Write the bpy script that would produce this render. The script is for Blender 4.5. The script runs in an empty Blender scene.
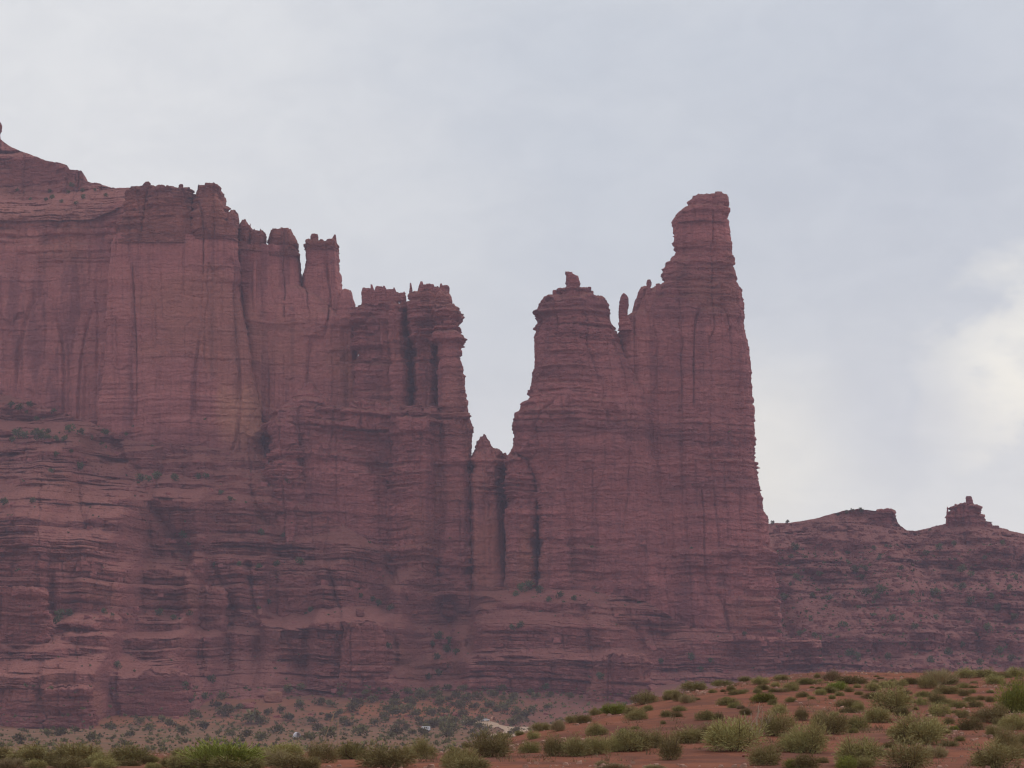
import bpy, math, random
import numpy as np
from mathutils import Vector

C = bpy.context.scene.collection
SC = bpy.context.scene
F = 2904.0                     # focal length in pixels (20 degree lens on a 1024 px frame)
HOR = 690.0                    # picture row of the horizon
random.seed(7)
RNG = np.random.default_rng(11)

# ------------------------------------------------------------------ camera, sky, sun, exposure
cam = bpy.data.cameras.new("camera")
cam.sensor_width = 36.0
cam.lens = 36.0 * F / 1024.0
cam.shift_y = (HOR - 384.0) / 1024.0
cam.clip_start = 0.5
cam.clip_end = 60000.0
camo = bpy.data.objects.new("camera", cam)
camo.rotation_euler = (math.radians(90), 0, 0)
C.objects.link(camo)
SC.camera = camo

SUN_EL, SUN_AZ = 46.0, 38.0    # sun behind the clouds, right of and beyond the towers (azimuth from +Y to +X)
sd = Vector((math.sin(math.radians(SUN_AZ)) * math.cos(math.radians(SUN_EL)),
             math.cos(math.radians(SUN_AZ)) * math.cos(math.radians(SUN_EL)),
             math.sin(math.radians(SUN_EL))))
sun = bpy.data.lights.new("sun", 'SUN')
sun.energy = 0.9
sun.angle = math.radians(24)
sun.color = (1.0, 0.95, 0.88)
suno = bpy.data.objects.new("sun", sun)
suno.rotation_euler = sd.to_track_quat('Z', 'Y').to_euler()
suno.location = (0, 0, 900)
C.objects.link(suno)

SC.view_settings.view_transform = 'Standard'
SC.view_settings.look = 'None'
SC.view_settings.gamma = 1.0
SC.view_settings.exposure = 0.14
SC.view_settings.use_curve_mapping = False
SC.cycles.use_denoising = True
SC.cycles.max_bounces = 5
SC.cycles.diffuse_bounces = 3
SC.cycles.volume_bounces = 1
SC.cycles.filter_width = 1.25
SC.cycles.pixel_filter_type = 'BLACKMAN_HARRIS'


class NT:
    """small helper to write node trees"""
    def __init__(s, tree):
        s.t = tree
        tree.nodes.clear()

    def n(s, typ, **kw):
        nd = s.t.nodes.new(typ)
        for k, v in kw.items():
            if hasattr(nd, k) and k not in nd.inputs.keys():
                setattr(nd, k, v)
            else:
                nd.inputs[k].default_value = v
        return nd

    def l(s, a, b):
        s.t.links.new(a, b)

    def math(s, op, a, b=None, c=None, clamp=False):
        nd = s.t.nodes.new('ShaderNodeMath')
        nd.operation = op
        nd.use_clamp = clamp
        for i, v in enumerate((a, b, c)):
            if v is None:
                continue
            if isinstance(v, (int, float)):
                nd.inputs[i].default_value = v
            else:
                s.l(v, nd.inputs[i])
        return nd.outputs[0]

    def vmul(s, v, k):
        nd = s.t.nodes.new('ShaderNodeVectorMath')
        nd.operation = 'MULTIPLY'
        s.l(v, nd.inputs[0])
        nd.inputs[1].default_value = k
        return nd.outputs[0]

    def noise(s, v, scale, detail=4.0, rough=0.55, dist=0.0):
        nd = s.t.nodes.new('ShaderNodeTexNoise')
        nd.inputs['Scale'].default_value = scale
        nd.inputs['Detail'].default_value = detail
        nd.inputs['Roughness'].default_value = rough
        nd.inputs['Distortion'].default_value = dist
        s.l(v, nd.inputs['Vector'])
        return nd.outputs['Fac']

    def ramp(s, f, lo, hi, a=0.0, b=1.0):
        nd = s.t.nodes.new('ShaderNodeMapRange')
        nd.interpolation_type = 'SMOOTHSTEP'
        s.l(f, nd.inputs[0])
        nd.inputs[1].default_value = lo
        nd.inputs[2].default_value = hi
        nd.inputs[3].default_value = a
        nd.inputs[4].default_value = b
        return nd.outputs[0]

    def mix(s, f, a, b, typ='MIX'):
        nd = s.t.nodes.new('ShaderNodeMix')
        nd.data_type = 'RGBA'
        nd.blend_type = typ
        for i, v in ((0, f), (6, a), (7, b)):
            if isinstance(v, (int, float)):
                nd.inputs[i].default_value = v
            elif isinstance(v, tuple):
                nd.inputs[i].default_value = (*v, 1.0)
            else:
                s.l(v, nd.inputs[i])
        return nd.outputs[2]


def dirv(px, py):
    return Vector(((px - 512) / F, 1.0, (HOR - py) / F)).normalized()


W = bpy.data.worlds.new("World")
SC.world = W
W.use_nodes = True
w = NT(W.node_tree)
sky = w.n('ShaderNodeTexSky', sky_type='NISHITA', sun_disc=False)
sky.sun_elevation = math.radians(SUN_EL)
sky.sun_rotation = math.radians(SUN_AZ)
sky.dust_density = 2.0
skyc = w.vmul(sky.outputs[0], (0.10, 0.10, 0.10))
gen = w.n('ShaderNodeTexCoord').outputs['Generated']
sep = w.n('ShaderNodeSeparateXYZ')
w.l(gen, sep.inputs[0])
n1 = w.noise(w.vmul(gen, (1.0, 1.0, 1.5)), 7.0, 4.0, 0.5, 0.3)
n2 = w.noise(w.vmul(gen, (1.0, 1.0, 1.6)), 26.0, 5.0, 0.55, 0.2)


def spot(px, py, deg, warp=0.0):
    """soft patch of cloud of an angular radius deg around a compass direction"""
    d = w.t.nodes.new('ShaderNodeVectorMath')
    d.operation = 'DISTANCE'
    w.l(gen, d.inputs[0])
    d.inputs[1].default_value = dirv(px, py)
    r = math.radians(deg)
    q = w.math('MULTIPLY_ADD', w.math('SUBTRACT', n2, 0.5), warp * r, d.outputs['Value'])
    return w.ramp(q, 0.0, r, 1.0, 0.0)


cl = w.mix(w.ramp(n1, 0.3, 0.7), (0.570, 0.605, 0.655), (0.635, 0.66, 0.69))
cl = w.mix(w.math('MULTIPLY', spot(60, 100, 10.5, 0.5), 0.95), cl, (0.765, 0.77, 0.77))      # pale sheet at the upper left
cl = w.mix(w.math('MULTIPLY', spot(930, 160, 6.5, 0.6), 0.8), cl, (0.525, 0.56, 0.62))        # grey base at the right
low = w.ramp(sep.outputs[2], 0.03, 0.15, 1.0, 0.0)
cl = w.mix(w.math('MULTIPLY', low, 0.9), cl, (0.815, 0.825, 0.81))                              # thin bright cloud low down
cl = w.mix(w.math('MULTIPLY', spot(765, 460, 2.8, 1.0), 0.85), cl, (0.88, 0.865, 0.79))
cl = w.mix(w.math('MULTIPLY', w.math('MULTIPLY', spot(1026, 376, 2.5, 2.6), w.ramp(n2, 0.32, 0.58, 0.45, 1.0)), 1.0), cl, (1.05, 1.005, 0.875))       # thin gap where the sun shines through
cl = w.mix(w.math('MULTIPLY', spot(890, 425, 2.0, 2.6), 0.35), cl, (0.60, 0.63, 0.68))
wc = w.mix(0.90, skyc, cl)
n3 = w.noise(w.vmul(gen, (1.0, 1.0, 1.8)), 42.0, 5.0, 0.6, 0.5)
wc = w.mix(1.0, wc, w.mix(w.ramp(n3, 0.3, 0.7), (0.972, 0.974, 0.978), (1.022, 1.02, 1.016)), 'MULTIPLY')
bg = w.n('ShaderNodeBackground')
bg.inputs['Strength'].default_value = 1.0
w.l(wc, bg.inputs[0])
wo = w.n('ShaderNodeOutputWorld')
w.l(bg.outputs[0], wo.inputs[0])


# ------------------------------------------------------------------ noise
_P = np.random.default_rng(3).permutation(256).astype(np.int32)
_P = np.concatenate([_P, _P, _P])
_V = np.random.default_rng(4).random(256).astype(np.float32)


def vn(x, y, z=0.0):
    """smooth value noise 0..1"""
    x, y, z = np.broadcast_arrays(np.asarray(x, np.float64), np.asarray(y, np.float64), np.asarray(z, np.float64))
    xi, yi, zi = np.floor(x).astype(np.int64), np.floor(y).astype(np.int64), np.floor(z).astype(np.int64)
    u, v, q = x - xi, y - yi, z - zi
    u = u * u * u * (u * (u * 6 - 15) + 10)
    v = v * v * v * (v * (v * 6 - 15) + 10)
    q = q * q * q * (q * (q * 6 - 15) + 10)
    x0, x1, y0, y1, z0, z1 = xi & 255, (xi + 1) & 255, yi & 255, (yi + 1) & 255, zi & 255, (zi + 1) & 255
    h = lambda a, b, c: _V[_P[_P[_P[a] + b] + c]]
    l0 = h(x0, y0, z0) * (1 - u) + h(x1, y0, z0) * u
    l1 = h(x0, y1, z0) * (1 - u) + h(x1, y1, z0) * u
    l2 = h(x0, y0, z1) * (1 - u) + h(x1, y0, z1) * u
    l3 = h(x0, y1, z1) * (1 - u) + h(x1, y1, z1) * u
    return (l0 * (1 - v) + l1 * v) * (1 - q) + (l2 * (1 - v) + l3 * v) * q


def fbm(x, y, z=0.0, o=4, g=0.5):
    r, a, t = 0.0, 1.0, 0.0
    for i in range(o):
        r = r + a * (vn(x * 2 ** i + 13.7 * i, y * 2 ** i + 5.1 * i, z * 2 ** i + 9.3 * i) - 0.5)
        t += a
        a *= g
    return r / t * 2.0


def sst(a, b, x):
    t = np.clip((x - a) / (b - a), 0, 1)
    return t * t * (3 - 2 * t)


# layers of rock shared by every formation: thick beds and thin ones
def beds(mean, lo, hi, seed):
    r = np.random.default_rng(seed)
    e = [-80.0]
    while e[-1] < 420:
        e.append(e[-1] + mean * (lo + (hi - lo) * r.random() ** 1.6))
    return np.array(e), r.random(len(e) + 2) * 2 - 1


BED_A = beds(9.0, 0.35, 2.2, 1)
BED_B = beds(3.3, 0.3, 2.2, 2)
BED_C = beds(1.5, 0.5, 1.8, 5)


def hsh(*a):
    r = np.zeros(np.broadcast(*a).shape, np.int64)
    for q in a:
        r = _P[(r + np.asarray(q).astype(np.int64)) & 255].astype(np.int64)
    return _V[r]


def ledge(bed, zz, X, Y, lam, under=0.5, lo=0.42, hi=0.72):
    e, p = bed
    k = np.clip(np.searchsorted(e, zz) - 1, 0, len(e) - 2)
    t = (zz - e[k]) / (e[k + 1] - e[k])
    m = sst(lo, hi, vn(X / lam + k * 3.7, Y / lam, k * 0.731))
    # a bed sticks out by its own amount; its lower edge is undercut and its upper edge rounded
    bulge = np.clip(1 - (np.abs(t - 0.5) * 2) ** 6, 0, 1)
    loc = vn(X / (lam * 0.3), Y / (lam * 0.3), k * 1.37) - 0.5
    return m * (p[k] + 0.8 * loc) * bulge + under * (bulge - 1) * m


def blocks(bed, zz, X, Y, w):
    """joints cut every bed into blocks that sit a little in or out"""
    e, p = bed
    k = np.clip(np.searchsorted(e, zz) - 1, 0, len(e) - 2)
    hk = hsh(k, k * 7 + 3)
    u = (X * 0.93 + Y * 0.37 + 1.2 * (vn(X / 5, Y / 5, zz / 5) - 0.5)) / (w * (0.5 + 1.3 * hk)) + hk * 9
    c = np.floor(u)
    f = np.minimum(u - c, 1 - (u - c)) * w
    return hsh(k, c) - 0.5 - 0.5 * np.clip(1 - f / 0.5, 0, 1) * sst(0.4, 0.7, hsh(c, k + 5))


def slabs(X, Y, Z, w, h):
    """tall joint-bounded slabs of a sheer wall"""
    u = (X * 0.93 + Y * 0.37) / w + 1.1 * vn(X / (w * 2.3), Y / (w * 2.3), Z / 200 + 9) + 0.15 * vn(X / 4, Y / 4, Z / 12)
    c = np.floor(u)
    z = Z / h + 3 * hsh(c, c * 3 + 1) + 0.25 * vn(X / 6, Y / 6, 4.4)
    r = np.floor(z)
    f = np.minimum(u - c, 1 - (u - c)) * w
    return hsh(c, r) - 0.5 - 0.7 * np.clip(1 - f / 0.9, 0, 1) * sst(0.5, 0.8, hsh(c + 31, r))


def rock_disp(X, Y, Z, P):
    """outward displacement in metres of a rock face"""
    zz = Z + 5.0 * (vn(X / 70, Y / 70, 3.3) - 0.5) + 2.2 * (vn(X / 19, Y / 19, 7.3) - 0.5) + 0.7 * (vn(X / 5, Y / 5, 1.3) - 0.5) + 0.012 * X
    lay = P.get('layer', 1.0)
    if callable(lay):
        lay = lay(X, Z)
    lay = lay * (0.45 + 1.0 * sst(0.3, 0.7, vn(X / 38, Y / 38, Z / 24 + 40)))
    d = lay * (P.get('A', 2.0) * (ledge(BED_A, zz, X, Y, 34.0, 0.85, 0.45, 0.7) + 0.55 * blocks(BED_A, zz, X, Y, 11.0))
               + P.get('B', 1.4) * (ledge(BED_B, zz, X, Y, 17.0, 1.25, 0.46, 0.70) + 0.7 * blocks(BED_B, zz, X, Y, 6.0))
               + P.get('Cc', 0.6) * ledge(BED_C, zz, X, Y, 9.0, 0.8))
    d = d + P.get('big', 4.0) * fbm(X / 46, Y / 46, Z / 110, 3)
    d = d + P.get('mid', 1.2) * fbm(X / 12, Y / 12, Z / 22 + 20, 3)
    d = d + P.get('fine', 0.5) * fbm(X / 3.0, Y / 3.0, Z / 2.4 + 60, 2)
    d = d + P.get('slab', 2.0) * slabs(X, Y, Z, 15.0, 70.0) + 0.5 * P.get('slab', 2.0) * slabs(X + 50, Y, Z + 17, 6.5, 32.0)
    fl = vn(X / 8.5, Y / 8.5, Z / 160 + 11)
    d = d + P.get('flute', 1.0) * (np.abs(fl - 0.5) * 4 - 0.9)
    cr = np.abs(vn(X / 21, Y / 21, Z / 95 + 31) - 0.5) * 2
    cm = sst(0.45, 0.6, vn(X / 30 + 8, Y / 30, Z / 50 + 2))
    d = d - P.get('crack', 2.5) * np.clip(1 - cr / 0.06, 0, 1) * cm
    return d


# ------------------------------------------------------------------ object helpers
def tag(o, label=None, cat=None, group=None, kind=None):
    if label:
        o['label'] = label
    if cat:
        o['category'] = cat
    if group:
        o['group'] = group
    if kind:
        o['kind'] = kind
    return o


def thing(name, label, cat, loc=(0, 0, 0), rz=0.0, group=None):
    o = bpy.data.objects.new(name, None)
    o.empty_display_size = 0.5
    o.location = loc
    o.rotation_euler = (0, 0, rz)
    C.objects.link(o)
    return tag(o, label, cat, group)


def mesh_np(name, co, quads, mat, parent=None, smooth=True, tris=None, world=True):
    """mesh object from numpy arrays; world=True: coordinates are world ones, moved into the parent's space"""
    me = bpy.data.meshes.new(name)
    co = np.asarray(co, np.float32)
    if parent is not None and world:
        co = co - np.array(parent.location, np.float32)
    nq = len(quads)
    nt = 0 if tris is None else len(tris)
    me.vertices.add(len(co))
    me.vertices.foreach_set('co', co.ravel())
    idx = np.asarray(quads, np.int32).ravel()
    if nt:
        idx = np.concatenate([idx, np.asarray(tris, np.int32).ravel()])
    me.loops.add(len(idx))
    me.loops.foreach_set('vertex_index', idx)
    me.polygons.add(nq + nt)
    st = np.concatenate([np.arange(nq) * 4, nq * 4 + np.arange(nt) * 3]).astype(np.int32)
    tot = np.concatenate([np.full(nq, 4), np.full(nt, 3)]).astype(np.int32)
    me.polygons.foreach_set('loop_start', st)
    me.polygons.foreach_set('loop_total', tot)
    me.polygons.foreach_set('use_smooth', np.full(nq + nt, smooth))
    me.update(calc_edges=True)
    me.validate()
    if mat:
        me.materials.append(mat)
    o = bpy.data.objects.new(name, me)
    C.objects.link(o)
    if parent is not None:
        o.parent = parent
    return o


def grid_quads(nr, nc, wrap=False):
    r = np.arange(nr - 1)[:, None]
    c = np.arange(nc if wrap else nc - 1)[None, :]
    c1 = (c + 1) % nc
    return np.stack([r * nc + c, r * nc + c1, (r + 1) * nc + c1, (r + 1) * nc + c], -1).reshape(-1, 4)


# ------------------------------------------------------------------ materials
def rock_mat(name, c1, c2, cdark, orange=(0.40, 0.17, 0.09), streak=0.5, band=0.7, org=0.3, soil=0.6, bump=1.0,
             soilc=(0.29, 0.118, 0.085), patches=()):
    m = bpy.data.materials.new(name)
    m.use_nodes = True
    t = NT(m.node_tree)
    geo = t.n('ShaderNodeNewGeometry')
    pos = geo.outputs['Position']
    wv = t.n('ShaderNodeTexNoise', Scale=0.07, Detail=3.0)
    t.l(pos, wv.inputs['Vector'])
    wa = t.n('ShaderNodeVectorMath', operation='MULTIPLY_ADD')
    t.l(wv.outputs['Color'], wa.inputs[0])
    wa.inputs[1].default_value = (0, 0, 9.0)
    t.l(pos, wa.inputs[2])
    wpos = wa.outputs[0]
    # beds of slightly different colour
    b1 = t.noise(t.vmul(wpos, (0.015, 0.015, 0.16)), 1.0, 5.0, 0.6, 0.3)
    b2 = t.noise(t.vmul(wpos, (0.06, 0.06, 0.62)), 1.0, 4.0, 0.6, 0.3)
    # run-off streaks down the face
    s1 = t.noise(t.vmul(pos, (0.10, 0.10, 0.006)), 1.0, 4.0, 0.6)
    s2 = t.noise(t.vmul(pos, (0.42, 0.42, 0.016)), 1.0, 3.0, 0.6)
    big = t.noise(pos, 0.013, 3.0, 0.5)
    fine = t.noise(pos, 0.55, 4.0, 0.6)
    b0 = t.noise(t.vmul(wpos, (0.004, 0.004, 0.045)), 1.0, 3.0, 0.6)
    col = t.mix(t.ramp(b1, 0.36, 0.64), c1, c2)
    col = t.mix(t.ramp(b0, 0.55, 0.66, 0.0, 0.45), col, cdark)
    col = t.mix(t.ramp(b0, 0.45, 0.34, 0.0, 0.55), col, tuple(min(1, q * 1.22) for q in c1))
    col = t.mix(t.math('MULTIPLY', t.ramp(b2, 0.53, 0.72), band), col, cdark)
    col = t.mix(t.math('MULTIPLY', t.ramp(s1, 0.50, 0.66), streak), col, cdark)
    col = t.mix(t.math('MULTIPLY', t.ramp(s2, 0.52, 0.70), streak * 0.6), col, cdark)
    col = t.mix(t.math('MULTIPLY', t.ramp(s1, 0.46, 0.30), streak * 0.5), col, c1)
    col = t.mix(t.math('MULTIPLY', t.ramp(big, 0.53, 0.68), org), col, orange)
    sx = t.n('ShaderNodeSeparateXYZ')
    t.l(pos, sx.inputs[0])
    for (cx, cz, rx, rz, pc, st) in patches:                  # stained or freshly broken places
        ax = t.math('MULTIPLY', t.math('SUBTRACT', sx.outputs[0], cx), 1.0 / rx)
        az = t.math('MULTIPLY', t.math('SUBTRACT', sx.outputs[2], cz), 1.0 / rz)
        dd = t.math('SQRT', t.math('ADD', t.math('MULTIPLY', ax, ax), t.math('MULTIPLY', az, az)))
        dd = t.math('ADD', dd, t.math('MULTIPLY', t.math('SUBTRACT', t.math('ADD', big, s1), 1.0), 1.6))
        col = t.mix(t.math('MULTIPLY', t.ramp(dd, 0.6, 1.15, 1.0, 0.0), st), col, pc)
    # loose soil lies on the flat ledges
    sepn = t.n('ShaderNodeSeparateXYZ')
    t.l(geo.outputs['Normal'], sepn.inputs[0])
    up = t.math('ADD', sepn.outputs[2], t.math('MULTIPLY', t.math('SUBTRACT', fine, 0.5), 0.5))
    col = t.mix(t.math('MULTIPLY', t.ramp(up, 0.45, 0.8), soil), col, soilc)
    hv = t.n('ShaderNodeHueSaturation')
    t.l(t.math('MULTIPLY_ADD', fine, 0.7, 0.65), hv.inputs['Value'])
    t.l(col, hv.inputs['Color'])
    bs = t.n('ShaderNodeBsdfPrincipled', Roughness=0.95)
    bs.inputs['Specular IOR Level'].default_value = 0.1
    t.l(hv.outputs[0], bs.inputs['Base Color'])
    hb = t.math('ADD', t.math('MULTIPLY', b2, 1.6), t.math('ADD', fine, t.math('MULTIPLY', s2, streak * 0.8)))
    bp = t.n('ShaderNodeBump', Strength=1.0, Distance=1.9 * bump)
    t.l(hb, bp.inputs['Height'])
    t.l(bp.outputs[0], bs.inputs['Normal'])
    o = t.n('ShaderNodeOutputMaterial')
    t.l(bs.outputs[0], o.inputs[0])
    return m


M = {}
PT = [(-172, 178, 22, 28, (0.50, 0.215, 0.142), 0.85), (-16.5, 86, 11, 34, (0.46, 0.170, 0.115), 0.55), (9, 80, 7, 26, (0.42, 0.155, 0.10), 0.5),
      (148, 46, 22, 14, (0.40, 0.155, 0.105), 0.5), (-55, 78, 12, 40, (0.37, 0.135, 0.10), 0.5)]
M['wall'] = rock_mat('smooth_red_rock', (0.455, 0.166, 0.145), (0.375, 0.128, 0.118), (0.240, 0.084, 0.086),
                     streak=0.75, band=0.12, org=0.3, bump=0.5, patches=PT)
M['wall_orange'] = rock_mat('fresh_orange_rock', (0.43, 0.185, 0.125), (0.36, 0.145, 0.105), (0.27, 0.10, 0.08),
                            orange=(0.50, 0.24, 0.13), streak=0.5, band=0.15, org=0.5, bump=0.5)
M['layer'] = rock_mat('bedded_red_rock', (0.455, 0.158, 0.142), (0.370, 0.122, 0.115), (0.225, 0.078, 0.084),
                      streak=0.5, band=0.55, org=0.25, bump=1.0, patches=PT[1:])
M['cap'] = rock_mat('brown_cap_rock', (0.365, 0.125, 0.094), (0.270, 0.090, 0.076), (0.150, 0.056, 0.054),
                    orange=(0.38, 0.15, 0.08), streak=0.25, band=0.6, org=0.5, bump=1.2)
M['ridge'] = rock_mat('dull_ridge_rock', (0.320, 0.112, 0.098), (0.250, 0.088, 0.082), (0.135, 0.050, 0.055),
                      streak=0.15, band=0.6, org=0.2, soil=0.6, bump=1.3, soilc=(0.270, 0.108, 0.086))
M['terrace'] = rock_mat('ledgy_purple_rock', (0.390, 0.135, 0.115), (0.325, 0.108, 0.098), (0.205, 0.070, 0.072),
                        streak=0.15, band=0.6, org=0.3, soil=0.75, bump=1.3, soilc=(0.365, 0.142, 0.112))


def simple_mat(name, col, rough=0.8, var=0.25, scale=2.0, metallic=0.0, spec=0.3):
    m = bpy.data.materials.new(name)
    m.use_nodes = True
    t = NT(m.node_tree)
    pos = t.n('ShaderNodeNewGeometry').outputs['Position']
    f = t.noise(pos, scale, 3.0)
    c = t.mix(f, tuple(x * (1 - var) for x in col), tuple(min(1, x * (1 + var)) for x in col))
    bs = t.n('ShaderNodeBsdfPrincipled', Roughness=rough, Metallic=metallic)
    bs.inputs['Specular IOR Level'].default_value = spec
    t.l(c, bs.inputs['Base Color'])
    o = t.n('ShaderNodeOutputMaterial')
    t.l(bs.outputs[0], o.inputs[0])
    return m


def leaf_mat(name, c1, c2):
    """foliage: colour varies from twig to twig through the 'tint' attribute"""
    m = bpy.data.materials.new(name)
    m.use_nodes = True
    t = NT(m.node_tree)
    at = t.n('ShaderNodeAttribute', attribute_name='tint')
    inf = t.n('ShaderNodeObjectInfo')
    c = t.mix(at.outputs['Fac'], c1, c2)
    hv = t.n('ShaderNodeHueSaturation')
    t.l(t.math('MULTIPLY_ADD', inf.outputs['Random'], 0.5, 0.75), hv.inputs['Value'])
    t.l(t.math('MULTIPLY_ADD', inf.outputs['Random'], 0.03, 0.485), hv.inputs['Hue'])
    t.l(c, hv.inputs['Color'])
    bs = t.n('ShaderNodeBsdfPrincipled', Roughness=0.9)
    bs.inputs['Specular IOR Level'].default_value = 0.1
    t.l(hv.outputs[0], bs.inputs['Base Color'])
    o = t.n('ShaderNodeOutputMaterial')
    t.l(bs.outputs[0], o.inputs[0])
    return m


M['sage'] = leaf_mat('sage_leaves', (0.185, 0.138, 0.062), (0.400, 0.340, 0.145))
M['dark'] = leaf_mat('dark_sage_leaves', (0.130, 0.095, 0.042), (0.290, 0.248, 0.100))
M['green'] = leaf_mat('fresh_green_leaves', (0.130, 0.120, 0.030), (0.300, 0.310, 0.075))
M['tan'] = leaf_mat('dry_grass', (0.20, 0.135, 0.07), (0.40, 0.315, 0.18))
M['juniper'] = leaf_mat('juniper_leaves', (0.105, 0.085, 0.038), (0.205, 0.180, 0.072))
M['ledgegreen'] = leaf_mat('ledge_shrub_leaves', (0.075, 0.085, 0.038), (0.150, 0.165, 0.070))
M['twig'] = simple_mat('brown_twigs', (0.115, 0.070, 0.045), 0.9, 0.3, 8.0)
M['deadwood'] = simple_mat('bleached_twigs', (0.50, 0.40, 0.30), 0.9, 0.2, 8.0)
M['stalk'] = simple_mat('dry_flower_stalk', (0.42, 0.29, 0.20), 0.9, 0.2, 8.0)
M['white'] = simple_mat('white_paint', (0.80, 0.80, 0.80), 0.35, 0.02, 0.5, 0.0, 0.5)
M['darkpaint'] = simple_mat('dark_blue_grey_paint', (0.030, 0.034, 0.045), 0.35, 0.1, 0.5, 0.0, 0.5)
M['orangecloth'] = simple_mat('pale_orange_canvas', (0.75, 0.40, 0.26), 0.9, 0.1, 2.0)
M['canvas'] = simple_mat('white_canvas', (0.80, 0.78, 0.80), 0.9, 0.04, 2.0)
M['glass'] = simple_mat('tinted_window', (0.02, 0.024, 0.03), 0.08, 0.1, 0.5, 0.0, 0.5)
M['rubber'] = simple_mat('tyre_rubber', (0.02, 0.02, 0.02), 0.9, 0.2, 4.0)
M['steel'] = simple_mat('wheel_steel', (0.35, 0.35, 0.36), 0.4, 0.1, 4.0, 0.8)
M['redlamp'] = simple_mat('red_lamp_lens', (0.35, 0.02, 0.02), 0.2, 0.1, 4.0)
M['dirt'] = simple_mat('pale_road_dirt', (0.47, 0.315, 0.21), 0.95, 0.15, 0.25)
M['stone'] = simple_mat('pale_pebbles', (0.40, 0.22, 0.16), 0.95, 0.6, 1.5)

gm = bpy.data.materials.new('desert_soil')
gm.use_nodes = True
t = NT(gm.node_tree)
pos = t.n('ShaderNodeNewGeometry').outputs['Position']
sp = t.n('ShaderNodeSeparateXYZ')
t.l(pos, sp.inputs[0])
a1 = t.noise(pos, 0.09, 5.0, 0.6)
a2 = t.noise(t.vmul(pos, (1, 1, 1)), 1.3, 5.0, 0.65)
a3 = t.noise(pos, 9.0, 3.0, 0.6)
near = t.mix(t.ramp(a1, 0.35, 0.68), (0.275, 0.098, 0.056), (0.222, 0.083, 0.052))
a4 = t.noise(pos, 0.33, 6.0, 0.7, 0.4)
near = t.mix(t.math('MULTIPLY', t.ramp(a4, 0.46, 0.60), 0.8), near, (0.145, 0.062, 0.045))
near = t.mix(t.math('MULTIPLY', t.ramp(a4, 0.44, 0.32), 0.6), near, (0.300, 0.125, 0.080))
near = t.mix(t.math('MULTIPLY', t.ramp(a2, 0.52, 0.70), 0.55), near, (0.155, 0.058, 0.042))
near = t.mix(t.math('MULTIPLY', t.ramp(a3, 0.60, 0.74), 0.45), near, (0.28, 0.118, 0.080))
gr = t.noise(pos, 0.035, 3.0, 0.5)
near = t.mix(t.math('MULTIPLY', t.ramp(gr, 0.55, 0.68), 0.4), near, (0.215, 0.105, 0.075))      # gravelly patches
f1 = t.noise(pos, 0.012, 5.0, 0.6)
f2 = t.noise(pos, 0.075, 4.0, 0.65)
far = t.mix(t.ramp(f1, 0.38, 0.62), (0.310, 0.118, 0.060), (0.235, 0.100, 0.062))
far = t.mix(t.math('MULTIPLY', t.ramp(f2, 0.48, 0.66), 0.7), far, (0.125, 0.085, 0.050))       # thin scrub cover
flat = t.mix(t.ramp(f2, 0.36, 0.62), (0.240, 0.115, 0.068), (0.165, 0.098, 0.055))
far = t.mix(t.ramp(sp.outputs[1], 1480.0, 1620.0, 1.0, 0.0), far, flat)                        # the scrub flat stops at the foot of the slopes
east = t.ramp(sp.outputs[0], -30.0, 40.0)
far = t.mix(t.math('MULTIPLY', east, 0.7), far, (0.215, 0.090, 0.074))
col = t.mix(t.ramp(sp.outputs[1], 260.0, 500.0), near, far)
bs = t.n('ShaderNodeBsdfPrincipled', Roughness=0.97)
bs.inputs['Specular IOR Level'].default_value = 0.05
t.l(col, bs.inputs['Base Color'])
bp = t.n('ShaderNodeBump', Strength=0.7, Distance=0.12)
t.l(t.math('ADD', a2, t.math('MULTIPLY', a3, 0.4)), bp.inputs['Height'])
t.l(bp.outputs[0], bs.inputs['Normal'])
o_ = t.n('ShaderNodeOutputMaterial')
t.l(bs.outputs[0], o_.inputs[0])
M['soil'] = gm


# ------------------------------------------------------------------ the ground
CR_X = [-400, 0, 300, 440, 490, 525, 560, 620, 660, 700, 750, 820, 900, 1024, 1500]
CR_Y = [757, 757, 757, 757, 748, 736, 726, 712, 701, 691, 681, 675, 674, 672, 672]
CR_D = [74, 74, 74, 76, 86, 92, 98, 108, 114, 120, 128, 134, 140, 145, 145]


def ground_z(X, Y):
    X, Y = np.broadcast_arrays(np.asarray(X, np.float64), np.asarray(Y, np.float64))
    D = np.maximum(Y, 1.0)
    px = np.clip(512 + X * F / D, -400, 1500)
    # the low red rise in front of the camera: a foot at about 74 m and a crest behind it
    cy, cd = np.interp(px, CR_X, CR_Y), np.interp(px, CR_X, CR_D)
    zc = (HOR - cy) / F * cd
    z0 = -1.60 + np.zeros_like(D)
    s = sst(70.0, 1.0, (D * 0)) * 0 + np.clip((D - 66) / (cd - 66), 0, 1.0)
    s = s * s * (3 - 2 * s) * 0.55 + s * 0.45
    zf = z0 + (zc - z0) * s
    past = np.clip(D - cd, 0, None)
    zf = zf - 0.06 * past * past / (past + 25.0)
    zv = np.interp(D, [0, 900, 1000, 1540, 1600, 1650, 1720, 1800, 2000, 9000], [-19, -19, -19.3, -20.3, -14, -8.5, 0, 9, 12, -20])
    zv = zv + 1.5 * fbm(X / 60, Y / 60, 0, 3) * sst(800, 1300, D)
    far = zf < zv
    z = np.where(far & (D > cd), zv, zf)
    z = z + (0.10 * fbm(X / 6, Y / 6, 1, 3) + 0.03 * fbm(X / 1.1, Y / 1.1, 2, 2)) * (1 - sst(150, 400, D))
    z = z + 0.20 * fbm(X / 16, Y / 9, 5, 2) * sst(75, 95, D) * (1 - sst(150, 400, D))
    return np.where(np.asarray(Y) < 1.0, -1.6 + 0 * z, z)


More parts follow.
